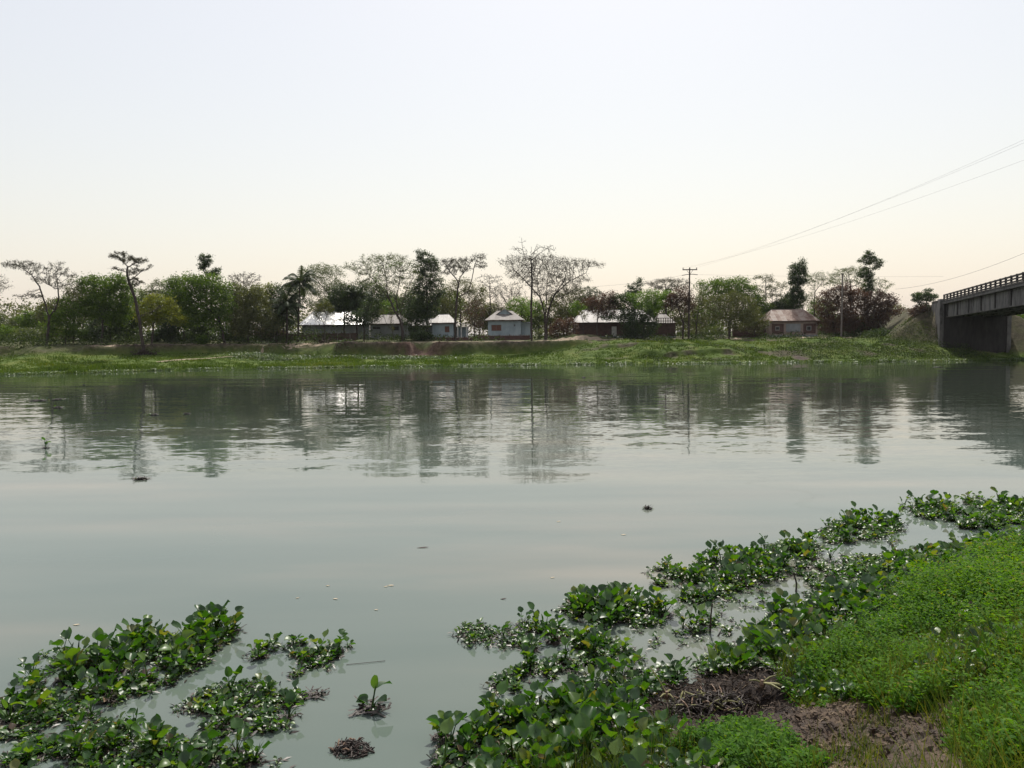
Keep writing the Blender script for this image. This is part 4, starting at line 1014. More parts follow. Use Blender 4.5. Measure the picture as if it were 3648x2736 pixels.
tree('rusty brown dry shrub left of the long dark shed', 134, [[(2010, 1216), (2010, 1180)]], [(2010, 1160, 42, 26), (1985, 1180, 30, 24), (2035, 1185, 26, 22)], F_BROWN, 2600, 0.22, 0.3, 0.12)
tree('bright green rounded bush tree over the left end of the dark shed', 146, [[(2062, 1210), (2062, 1130)]], [(2062, 1098, 26, 22), (2075, 1115, 24, 18)], F_BRIGHT, 1400, 0.22, 0.26, 0.13)
tree('small spiky topped dark tree behind the dark shed', 150, [[(2108, 1210), (2108, 1060)]], [(2090, 1030, 8, 12), (2112, 1030, 8, 14), (2128, 1045, 9, 14), (2105, 1055, 26, 16), (2100, 1080, 30, 24)], F_DARK, 1900, 0.24, 0.24, 0.15, natt=240, step=0.4)
tree('purplish brown leafed tree before the pale roof', 134, [[(2128, 1214), (2126, 1160), (2130, 1120)], [(2085, 1152), (2080, 1130)]], [(2120, 1080, 40, 28), (2165, 1070, 34, 30), (2180, 1095, 30, 26), (2140, 1105, 40, 22)], F_BROWN, 3600, 0.22, 0.3, 0.16)
tree('thin sapling before the left end of the pale shed roof', 134, [[(2078, 1214), (2078, 1150), (2070, 1120)]], [(2070, 1115, 12, 10), (2084, 1122, 10, 8)], F_OLIVE, 180, 0.2, 0.18, 0.08, natt=30, step=0.3)
tree('dark tree before the middle of the pale shed roof', 134, [[(2222, 1214), (2222, 1150)]], [(2215, 1070, 34, 26), (2240, 1090, 30, 30), (2160, 1128, 24, 12), (2235, 1125, 30, 20)], F_DARK, 3000, 0.25, 0.32, 0.18)
tree('knobbly dark tree top poking above the bright green tree', 140, [[(2262, 1210), (2262, 1070), (2270, 1020)]], [(2278, 1003, 11, 12), (2268, 1020, 12, 10), (2248, 1022, 12, 9), (2240, 1040, 12, 10), (2260, 1045, 24, 12), (2280, 1035, 10, 10)], F_DARK, 1200, 0.24, 0.24, 0.15, natt=200, step=0.36)
tree('bright green tree in front of the dark shed', 133, [[(2290, 1214), (2292, 1160), (2290, 1110)], [(2290, 1140), (2325, 1090)]], [(2270, 1062, 34, 20), (2315, 1058, 34, 24), (2350, 1060, 34, 22), (2385, 1055, 28, 20), (2300, 1090, 44, 20), (2345, 1090, 28, 16)], F_BRIGHT, 4600, 0.22, 0.3, 0.18, natt=420)
tree('black green shrubby tree against the dark shed wall', 132, [[(2290, 1214), (2296, 1175)]], [(2290, 1130, 34, 26), (2262, 1160, 34, 34), (2310, 1165, 30, 36), (2240, 1185, 24, 24)], F_DARK, 3600, 0.25, 0.32, 0.15)
tree('bare umbrella tree behind the lattice outbuilding', 152, [[(2375, 1210), (2372, 1080)]], [(2330, 1012, 34, 12), (2380, 1002, 54, 12), (2425, 1008, 34, 14), (2380, 1025, 56, 14)], F_GREY, 1700, 0.17, 0.22, 0.26, natt=420, step=0.45)
tree('dark brown tree with curved trunk left of the utility pole', 131, [[(2432, 1214), (2434, 1150), (2420, 1110), (2410, 1080)], [(2432, 1150), (2440, 1100)]], [(2420, 1060, 40, 28), (2445, 1080, 26, 30), (2395, 1085, 30, 22), (2440, 1040, 24, 20)], F_BROWN, 3000, 0.23, 0.3, 0.2)
tree('dry twiggy tree just right of the utility pole', 132, [[(2478, 1214), (2482, 1150), (2490, 1090)], [(2480, 1160), (2465, 1100)]], [(2490, 1080, 26, 40), (2470, 1120, 20, 40), (2500, 1140, 24, 36)], F_OLIVE, 1700, 0.2, 0.28, 0.17, natt=300)
tree('broad green tree right of the utility pole', 143, [[(2600, 1210), (2600, 1110)], [(2600, 1130), (2540, 1060)], [(2600, 1130), (2660, 1060)]], [(2500, 1018, 34, 16), (2545, 1010, 44, 18), (2600, 1010, 56, 20), (2650, 1025, 44, 26), (2530, 1045, 44, 30), (2600, 1050, 66, 36), (2670, 1060, 44, 36), (2700, 1095, 40, 36), (2520, 1070, 30, 20)], F_GREEN, 9000, 0.26, 0.4, 0.26, natt=560)
tree('olive brown roadside tree with dark trunk before the broad green tree', 130, [[(2597, 1214), (2597, 1180), (2596, 1140)], [(2597, 1150), (2560, 1110)], [(2597, 1150), (2640, 1110)]], [(2560, 1085, 44, 32), (2615, 1075, 50, 34), (2660, 1100, 44, 36), (2580, 1120, 56, 30), (2640, 1135, 44, 26), (2600, 1160, 34, 12)], F_OLIVE, 6200, 0.23, 0.34, 0.22, natt=480)
tree('dry olive tree left of the brick house', 134, [[(2690, 1212), (2690, 1160)]], [(2680, 1130, 36, 30), (2710, 1150, 30, 26), (2660, 1160, 24, 20)], F_OLIVE, 2400, 0.22, 0.3, 0.14)
tree('airy layered tree with straight trunk left of the dark column', 146, [[(2731, 1210), (2729, 1080), (2728, 1000)], [(2750, 1100), (2752, 1040)]], [(2725, 985, 30, 9), (2700, 992, 22, 7), (2740, 1000, 30, 10), (2690, 1022, 22, 10), (2770, 1012, 30, 9), (2735, 1030, 40, 12), (2755, 1050, 34, 12), (2710, 1060, 30, 10), (2785, 1030, 18, 8)], F_OLIVE, 2600, 0.2, 0.2, 0.2, natt=380, step=0.4, flat=0.4)
tree('dark ivy clad columnar tree behind the rusty roof', 142, [[(2842, 1210), (2842, 1080), (2845, 940)]], [(2852, 936, 12, 12), (2842, 955, 24, 20), (2858, 960, 14, 22), (2835, 985, 24, 22), (2852, 995, 26, 18), (2838, 1015, 20, 20), (2836, 1045, 28, 24), (2848, 1060, 22, 24), (2834, 1085, 30, 20)], F_DARK, 6500, 0.24, 0.30, 0.2, natt=460, step=0.45)
tree('dark low tree left of the columnar tree', 144, [[(2790, 1210), (2790, 1110)]], [(2780, 1090, 30, 26), (2755, 1110, 24, 20), (2808, 1075, 18, 30)], F_DARK, 2600, 0.25, 0.32, 0.16)
tree('pale thin leafed tree between the columnar tree and the bare pole', 152, [[(2902, 1210), (2900, 1080), (2905, 1010)], [(2903, 1040), (2930, 1000)]], [(2890, 1000, 36, 26), (2920, 985, 30, 16), (2955, 1000, 36, 18), (2890, 1050, 20, 10), (2890, 1075, 30, 22)], F_PALE, 1700, 0.19, 0.24, 0.18, natt=380, step=0.4)
tree('airy pale green tree rising behind the brown trees', 154, [[(3030, 1210), (3030, 1080), (3030, 1010)]], [(2990, 975, 36, 16), (3030, 968, 44, 16), (3070, 965, 34, 16), (3000, 1000, 40, 16), (3060, 1000, 44, 20), (3125, 1005, 34, 14), (3160, 1018, 26, 8), (3135, 1040, 26, 14)], F_PALE, 2800, 0.19, 0.24, 0.22, natt=520, step=0.42)
tree('wide purplish brown tree around the bare pole', 136, [[(2970, 1210), (2970, 1140)], [(2970, 1150), (2940, 1100)]], [(2960, 1050, 30, 26), (3005, 1040, 40, 28), (2945, 1090, 34, 40), (2990, 1100, 50, 44), (2950, 1150, 40, 36), (3010, 1150, 50, 36)], F_BROWN, 7500, 0.26, 0.36, 0.22, natt=520)
tree('wide dark maroon tree right of the bare pole', 138, [[(3110, 1208), (3112, 1150)], [(3110, 1160), (3070, 1110)], [(3112, 1150), (3150, 1110)]], [(3060, 1060, 40, 30), (3110, 1065, 50, 30), (3155, 1075, 44, 32), (3060, 1110, 50, 44), (3130, 1110, 56, 40), (3185, 1105, 24, 22), (3090, 1150, 60, 34)], F_BROWN, 9000, 0.26, 0.36, 0.24, natt=560)
tree('dark undergrowth tree beneath the maroon trees', 140, [[(3040, 1208), (3040, 1170)]], [(3020, 1160, 56, 34), (3085, 1165, 50, 30), (2960, 1165, 36, 28)], F_DARK, 4600, 0.28, 0.36, 0.14)
tree('tall knobbly dark tree with tiered clumps, tallest near the bridge', 142, [[(3092, 1208), (3092, 1080), (3095, 990), (3096, 910)], [(3095, 960), (3130, 945)], [(3094, 960), (3068, 930)]], [(3090, 899, 7, 7), (3100, 908, 16, 10), (3085, 918, 14, 8), (3110, 922, 16, 10), (3072, 930, 12, 7), (3100, 935, 22, 10), (3132, 928, 10, 6), (3135, 940, 12, 6), (3120, 952, 14, 8), (3090, 962, 14, 10), (3068, 980, 14, 10), (3090, 985, 20, 16), (3095, 1010, 18, 14), (3090, 1030, 22, 14)], F_DARK, 4200, 0.22, 0.22, 0.2, natt=420, step=0.36)
tree('small dark tree with flat tuft next to the bridge abutment', 128, [[(3300, 1190), (3298, 1120), (3300, 1070)], [(3299, 1080), (3310, 1040)]], [(3310, 1032, 15, 6), (3290, 1055, 40, 13), (3310, 1060, 28, 12), (3275, 1066, 26, 8), (3290, 1090, 22, 12)], F_DARK, 2600, 0.2, 0.2, 0.14, natt=260, step=0.32, dz=0.0)
tree('reddish brown scrub at the foot of the abutment tree', 127, [[(3288, 1195), (3288, 1160)]], [(3270, 1115, 30, 24), (3300, 1125, 30, 30), (3305, 1160, 26, 26), (3280, 1160, 24, 20)], F_BROWN, 2800, 0.22, 0.28, 0.12, name='shrub', cat='shrub')
# --- seen under the bridge
for i, (u, v, ru, rv, dep, mat, lb) in enumerate([(3600, 1150, 60, 40, 150, F_GREEN, 'green tree seen under the bridge beside the abutment wall'), (3700, 1140, 70, 50, 155, F_PALE, 'pale tree seen under the bridge at the picture edge'), (3640, 1190, 60, 24, 140, F_OLIVE, 'olive bush seen under the bridge near the water')]):
    tree(lb, dep, [[(u, 1215), (u, v)]], [(u, v, ru, rv), (u - ru * .5, v + 10, ru * .6, rv * .7), (u + ru * .5, v - 8, ru * .6, rv * .7)], mat, 3000, 0.28, 0.4, 0.18)
# --- low growth closing the gaps under the crowns
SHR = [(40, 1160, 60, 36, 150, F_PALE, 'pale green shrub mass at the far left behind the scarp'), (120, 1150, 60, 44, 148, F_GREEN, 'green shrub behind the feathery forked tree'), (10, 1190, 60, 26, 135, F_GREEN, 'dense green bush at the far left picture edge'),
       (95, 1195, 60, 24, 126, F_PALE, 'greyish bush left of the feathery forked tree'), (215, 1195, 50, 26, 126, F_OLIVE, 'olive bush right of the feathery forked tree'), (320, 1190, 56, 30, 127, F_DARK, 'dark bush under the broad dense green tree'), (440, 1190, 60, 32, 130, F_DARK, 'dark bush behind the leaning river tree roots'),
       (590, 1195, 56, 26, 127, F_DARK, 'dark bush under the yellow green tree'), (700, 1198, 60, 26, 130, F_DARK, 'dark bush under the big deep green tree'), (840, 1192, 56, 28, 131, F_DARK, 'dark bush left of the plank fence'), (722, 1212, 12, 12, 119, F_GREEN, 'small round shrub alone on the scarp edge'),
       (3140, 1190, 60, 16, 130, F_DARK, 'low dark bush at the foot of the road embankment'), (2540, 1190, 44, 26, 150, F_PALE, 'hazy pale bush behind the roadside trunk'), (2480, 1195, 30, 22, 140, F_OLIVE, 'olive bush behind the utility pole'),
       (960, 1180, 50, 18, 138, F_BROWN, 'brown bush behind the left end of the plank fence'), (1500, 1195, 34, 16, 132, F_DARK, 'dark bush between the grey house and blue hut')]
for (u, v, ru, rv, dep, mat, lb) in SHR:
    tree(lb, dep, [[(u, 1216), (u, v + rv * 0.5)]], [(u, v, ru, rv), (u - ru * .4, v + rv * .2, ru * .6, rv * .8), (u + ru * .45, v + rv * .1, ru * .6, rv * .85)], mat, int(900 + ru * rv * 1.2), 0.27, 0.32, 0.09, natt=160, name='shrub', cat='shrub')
UND = [(300, 1060, 60, 40, 140, F_OLIVE, 'olive background tree behind the broad dense green tree'), (480, 1070, 56, 44, 142, F_GREEN, 'green background tree between the leaning tree and the deep green tree'), (570, 1080, 56, 40, 145, F_OLIVE, 'olive background tree behind the yellow green tree'),
       (640, 1100, 60, 44, 140, F_DARK, 'dark background tree left of the big deep green tree'), (830, 1070, 60, 44, 143, F_GREEN, 'green background tree right of the big deep green tree'), (905, 1075, 50, 40, 146, F_OLIVE, 'olive background tree under the grey leafless crown'),
       (185, 1100, 50, 40, 138, F_OLIVE, 'olive background tree behind the feathery forked tree'), (1560, 1090, 46, 40, 152, F_OLIVE, 'olive background tree behind the vine covered tree'), (1770, 1120, 46, 36, 162, F_OLIVE, 'olive background tree behind the gabled blue house'),
       (1965, 1110, 56, 44, 156, F_OLIVE, 'olive background tree behind the umbrella tree trunk'), (2170, 1100, 60, 36, 156, F_OLIVE, 'olive background tree behind the long dark shed'), (2440, 1110, 50, 44, 158, F_OLIVE, 'olive background tree behind the utility pole'), (2700, 1120, 56, 40, 160, F_GREEN, 'green background tree behind the tall brick wall'),
       (1190, 1085, 50, 34, 158, F_OLIVE, 'olive background tree above the bright tin roof'), (1275, 1080, 50, 40, 154, F_GREEN, 'green background tree right of the bright tin roof'), (1410, 1085, 56, 38, 156, F_OLIVE, 'olive background tree seen through the spreading tree limbs'),
       (1480, 1075, 46, 44, 150, F_DARK, 'dark background tree left of the vine covered tree'), (1605, 1075, 46, 40, 156, F_GREEN, 'green background tree above the brown windowed blue house'), (1715, 1105, 44, 40, 158, F_OLIVE, 'olive background tree between the two blue houses'),
       (1895, 1110, 46, 40, 154, F_GREEN, 'green background tree right of the gabled roof'), (2085, 1100, 50, 36, 160, F_OLIVE, 'olive background tree left of the pale shed roof'), (2330, 1095, 50, 36, 158, F_GREEN, 'green background tree above the lattice outbuilding'),
       (2520, 1110, 50, 44, 156, F_GREEN, 'green background tree under the left part of the broad green crown'), (2780, 1105, 46, 36, 158, F_OLIVE, 'olive background tree left of the columnar tree'), (2930, 1105, 46, 40, 158, F_GREEN, 'green background tree right of the rusty roof'), (3180, 1120, 46, 34, 156, F_OLIVE, 'olive background tree right of the maroon tree')]
for (u, v, ru, rv, dep, mat, lb) in UND:
    tree(lb, dep, [[(u - 8, 1214), (u - 4, 1150), (u, v + rv * 0.4)], [(u - 4, 1150), (u + ru * 0.4, v)]], [(u, v, ru, rv), (u - ru * .5, v + rv * .5, ru * .6, rv * .8), (u + ru * .5, v + rv * .4, ru * .6, rv * .9), (u, v + rv * 1.1, ru * 0.9, rv * 0.6)], mat, 3000, 0.28, 0.42, 0.2, natt=300)
# --- distant woodland behind the village: one far mass
def far_wood():
    rng = np.random.default_rng(5); n = 60000
    x = rng.uniform(-170, 180, n); y = 166 + rng.uniform(0, 34, n)
    top = (3.0 + 5.5 * fbm(x * 0.06, y * 0.0, 91) * (0.5 + 1.0 * vnoise(x * 0.22, x * 0, 92))) * (1 + 0.35 * sstep(-5, -15, x))
    hgt = top * rng.uniform(0, 1, n) ** 0.7
    z = 3.4 + hgt
    C = np.c_[x, y, z]
    me = leaf_cloud('distant_woodland', C, 0.55, F_OLIVE, rng, vnoise(x * 0.12, y * 0.12, 95), asp=0.7)
    tag(link('distant_woodland', me), 'hazy green woodland far behind the village houses', 'woodland', kind='stuff')
far_wood()
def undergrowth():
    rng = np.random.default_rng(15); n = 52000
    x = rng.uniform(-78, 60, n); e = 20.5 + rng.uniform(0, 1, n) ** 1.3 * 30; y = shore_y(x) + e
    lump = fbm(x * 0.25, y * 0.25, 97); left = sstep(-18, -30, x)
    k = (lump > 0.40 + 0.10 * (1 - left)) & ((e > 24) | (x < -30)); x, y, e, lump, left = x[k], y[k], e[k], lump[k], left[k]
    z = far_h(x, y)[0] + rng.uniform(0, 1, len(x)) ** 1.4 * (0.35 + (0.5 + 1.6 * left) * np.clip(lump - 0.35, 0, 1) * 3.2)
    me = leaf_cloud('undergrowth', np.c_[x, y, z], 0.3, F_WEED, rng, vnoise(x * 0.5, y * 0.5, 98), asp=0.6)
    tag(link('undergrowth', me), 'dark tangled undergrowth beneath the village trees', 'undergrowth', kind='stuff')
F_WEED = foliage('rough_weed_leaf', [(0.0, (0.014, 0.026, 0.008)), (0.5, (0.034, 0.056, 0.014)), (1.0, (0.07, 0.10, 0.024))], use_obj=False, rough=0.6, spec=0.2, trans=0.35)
undergrowth()

# ------------------------------------------------------------------ grass and weeds on the far bank
def blades(X, Y, Z, h, w, rng, lean=0.5):
    """triangular blades, n per foot"""
    n = len(X); a = rng.uniform(0, 2 * np.pi, n); l = rng.uniform(0, lean, n); b = rng.uniform(0, 2 * np.pi, n)
    c = np.c_[X, Y, Z]; s = np.c_[np.cos(a), np.sin(a), 0 * a] * w[:, None]
    tip = c + np.c_[np.cos(b) * l * h, np.sin(b) * l * h, h]
    return np.stack([c - s, c + s, tip], 1).reshape(-1, 3)
def bank_grass():
    rng = np.random.default_rng(3)
    n = 150000
    x = rng.uniform(-75, 92, n); e = rng.uniform(0, 1, n) ** 1.15 * 22
    y = shore_y(x) + e
    z, soil, red, ie = far_h(x, y)
    patch = fbm(x * 0.22, y * 0.35, 71); dk = fbm(x * 0.5, y * 0.9, 75); fine = vnoise(x * 1.1, y * 1.4, 72)
    left = sstep(0, -20, x)
    sl = (far_h(x, y + 0.25)[0] - far_h(x, y - 0.25)[0]) / 0.5
    keep = (soil < 0.35 + 0.4 * rng.uniform(0, 1, n)) & (red < 0.3) & (fine > 0.2) & (sl < 0.42 + 0.15 * rng.uniform(0, 1, n)) & (fbm(x * 0.8, y * 1.2, 79) > 0.36)
    bare = np.exp(-(((x - G(170, 1312)[0]) / 3.0) ** 2 + ((y - G(170, 1312)[1]) / 2.0) ** 2)) > 0.5
    keep &= ~bare
    for P2, w in PATHS:
        dmin = np.full(n, 9.0)
        for q in P2[::1]: dmin = np.minimum(dmin, np.abs(x - q[0]) + 0.45 * np.abs(y - q[1]) if False else np.hypot(x - q[0], (y - q[1]) * 0.55))
        keep &= dmin > w * 0.30 + 0.22 * rng.uniform(0, 1, n)
    rim = (e > 15) & (rng.uniform(0, 1, n) < 0.45); keep &= ~rim
    x, y, z, e, patch, fine, left = [q[keep] for q in (x, y, z, e, patch, fine, left)]
    h = (0.10 + 0.62 * np.clip(patch - 0.32, 0, 1) * (0.3 + 1.2 * fine)) * rng.uniform(0.6, 1.3, len(x)) * (1 + 0.8 * np.exp(-((e - 4) / 3.0) ** 2) * left)
    V = blades(x, y, z - 0.02, h, np.full(len(x), 0.055), rng, 0.7)
    hue = np.clip(0.15 - 0.55 * np.clip(dk[keep] - 0.5, 0, 1) + 0.75 * fbm(x * 0.11, y * 0.3, 73) + 0.35 * np.exp(-((e - 4.5) / 2.0) ** 2) * left * vnoise(x * 0.12, y * 0, 74) - 0.2 + rng.normal(0, 0.12, len(x)), 0, 0.99)
    me = np_mesh('bank_grass', V, [np.arange(len(V)).reshape(-1, 3)], F_GRASS, False, {'tint': ('FACE', hue)})
    tag(link('bank_grass', me), 'green and yellowing grass covering the far bank', 'grass', kind='stuff')
bank_grass()
def far_weed():
    rng = np.random.default_rng(8)
    n = 26000
    x = rng.uniform(-70, 85, n); e = np.where(rng.uniform(0, 1, n) < 0.8, rng.normal(-0.35, 0.75, n), -rng.exponential(2.4, n))
    lump = vnoise(x * 0.5, e * 0.8, 81)
    k = (lump > 0.35 + 0.12 * np.clip(-e, 0, 5)) & (e < 1.3)
    x, e = x[k], e[k]; y = shore_y(x) + e
    z = np.maximum(far_h(x, y)[0], 0) + rng.uniform(0.02, 0.24, len(x))
    C = np.c_[x, y, z]
    # broad-leaved patch on the shelf
    m = 5000; q = rng.normal(0, 1, (m, 2)); c = far_hits(950, 1276)
    xx = c[0] + q[:, 0] * 2.6; yy = c[1] + q[:, 1] * 1.3; zz = far_h(xx, yy)[0] + rng.uniform(0.05, 0.5, m)
    c2 = far_hits(1300, 1276); m2 = 4200; q = rng.normal(0, 1, (m2, 2)); x2 = c2[0] + q[:, 0] * 7; y2 = c2[1] + q[:, 1] * 1.0; z2 = far_h(x2, y2)[0] + rng.uniform(0.05, 0.4, m2)
    C = np.concatenate([C, np.c_[xx, yy, zz], np.c_[x2, y2, z2]])
    me = leaf_cloud('floating_weed', C, 0.2, F_HYA_FAR, rng, vnoise(C[:, 0] * 0.7, C[:, 1] * 0.7, 83), flat=0.35, asp=0.85)
    tag(link('floating_weed', me), 'fringe of floating water weed along the far waterline', 'water weed', kind='stuff')
far_weed()
def bank_bushes():
    """rough low weeds on the right-hand slope"""
    rng = np.random.default_rng(9)
    n = 30000; x = rng.uniform(18, 68, n); e = rng.uniform(2.0, 19, n); y = shore_y(x) + e
    z, soil, red, ie = far_h(x, y)
    d = fbm(x * 0.3, y * 0.45, 87) + 0.16 * sstep(38, 50, x)
    k = (d > 0.55)
    x, y, z, d = x[k], y[k], z[k], d[k]
    C = np.c_[x, y, z + rng.uniform(0, 1, len(x)) * np.clip((d - 0.55) * 4.5, 0.1, 0.95)]
    me = leaf_cloud('rough_weeds', C, 0.2, F_WEED, rng, vnoise(x * 0.6, y * 0.6, 88), asp=0.6)
    tag(link('rough_weeds', me), 'rough dark weeds on the slope below the road at right', 'weeds', kind='stuff')
bank_bushes()

# ------------------------------------------------------------------ water hyacinth
def hyacinth_leaf(L_, th, B, phi, bulb, res, seed):
    """stalk and round cupped blade; grows from the origin, leaning to +X"""
    rng = np.random.default_rng(seed); V = []; F = []
    k, m = (5, 4) if res else (3, 2)
    tip = np.array([math.sin(th) * L_, 0, math.cos(th) * L_])
    mid = np.array([math.sin(th) * L_ * 0.35, rng.uniform(-.1, .1) * L_, math.cos(th) * L_ * 0.6])
    prof = [(t, (1 - t) ** 2 * np.zeros(3) + 2 * t * (1 - t) * mid + t * t * tip) for t in np.linspace(0, 1, m + 1)]
    for t, p in prof:
        r = (0.0075 - 0.004 * t) * (1 + bulb * math.exp(-((t - 0.35) / 0.22) ** 2)) * (0.6 + 4 * B)
        for j in range(k):
            a = 2 * math.pi * j / k; V.append(p + np.array([math.cos(a) * r, math.sin(a) * r, 0]))
    for i in range(m):
        for j in range(k): F.append([i * k + j, i * k + (j + 1) % k, (i + 1) * k + (j + 1) % k, (i + 1) * k + j])
    ax = np.array([math.cos(phi), 0, math.sin(phi)]); nr = np.array([-math.sin(phi), 0, math.cos(phi)]); sd = np.array([0, 1, 0])
    nt, ns = (7, 5) if res else (4, 3)
    o = len(V); cup = rng.uniform(0.02, 0.42); curl = rng.uniform(-0.45, 0.3); tw = rng.uniform(-.5, .5); asp = rng.uniform(0.75, 1.15)
    for i in range(nt):
        t = i / (nt - 1)
        w = (math.sin(math.pi * (0.04 + 0.93 * t ** 0.8)) ** 0.55) * asp
        for j in range(ns):
            s = -1 + 2 * j / (ns - 1)
            wav = 0.03 * math.sin(5 * t + 3 * s + seed)
            V.append(tip + ax * B * (t - 0.05 * (1 - s * s) * 0) + sd * B * 0.5 * w * s + nr * B * (cup * s * s * w + curl * t * t + tw * s * t * 0.5 + wav))
    for i in range(nt - 1):
        for j in range(ns - 1): F.append([o + i * ns + j, o + (i + 1) * ns + j, o + (i + 1) * ns + j + 1, o + i * ns + j + 1])
    return np.array(V), np.array(F)
HSPEC = []
rs = random.Random(4)
for c in range(30):
    if c < 9:   HSPEC.append((rs.uniform(0.13, 0.26), rs.uniform(0.15, 0.6), rs.uniform(0.095, 0.125), rs.uniform(0.4, 1.35), 0.3))     # tall, upright
    elif c < 20: HSPEC.append((rs.uniform(0.05, 0.11), rs.uniform(0.4, 1.0), rs.uniform(0.065, 0.092), rs.uniform(0.0, 0.9), 1.2))    # middling
    else:       HSPEC.append((rs.uniform(0.03, 0.06), rs.uniform(0.8, 1.3), rs.uniform(0.045, 0.065), rs.uniform(-0.1, 0.4), 1.8))      # low, floating
H_HI = [hyacinth_leaf(*s, True, i) for i, s in enumerate(HSPEC)]
H_LO = [hyacinth_leaf(*s, False, i) for i, s in enumerate(HSPEC)]
H_MESH = [np_mesh('leaf', v, [f], F_HYA, True, {'tint': ('FACE', np.full(len(f), 0.0))}) for v, f in H_HI]
H_DEAD = [np_mesh('dead_leaf', v, [f], F_DEAD, True, {'tint': ('FACE', np.full(len(f), 0.0))}) for v, f in H_HI[9:]]
def roots_mesh(seed):
    rng = np.random.default_rng(seed); n = 46
    a = rng.uniform(0, 2 * np.pi, n); r = rng.uniform(0.0, 0.09, n)
    C = np.c_[np.cos(a) * r, np.sin(a) * r, rng.uniform(-0.012, 0.025, n)]
    V = []; F = []
    for i in range(n):
        b = rng.uniform(0, 6.28); l = rng.uniform(0.03, 0.08); w = rng.uniform(0.004, 0.011)
        d = np.array([math.cos(b) * l, math.sin(b) * l, rng.uniform(-.02, .03)]); s = np.array([-math.sin(b), math.cos(b), 0.2]) * w
        o = len(V); V += [C[i] - d - s, C[i] - d + s, C[i] + d + s, C[i] + d - s]; F.append([o, o + 1, o + 2, o + 3])
    return np_mesh('roots', np.array(V), [np.array(F)], M_ROOT)
ROOTS = [roots_mesh(i) for i in range(4)]

def in_poly(px, py, poly):
    inside = np.zeros(len(px), bool); n = len(poly); j = n - 1
    for i in range(n):
        xi, yi = poly[i]; xj, yj = poly[j]
        c = ((yi > py) != (yj > py)) & (px < (xj - xi) * (py - yi) / (yj - yi + 1e-9) + xi)
        inside ^= c; j = i
    return inside
K = 3648 / 2212.0     # the outlines below were read off the picture at 2212 px width
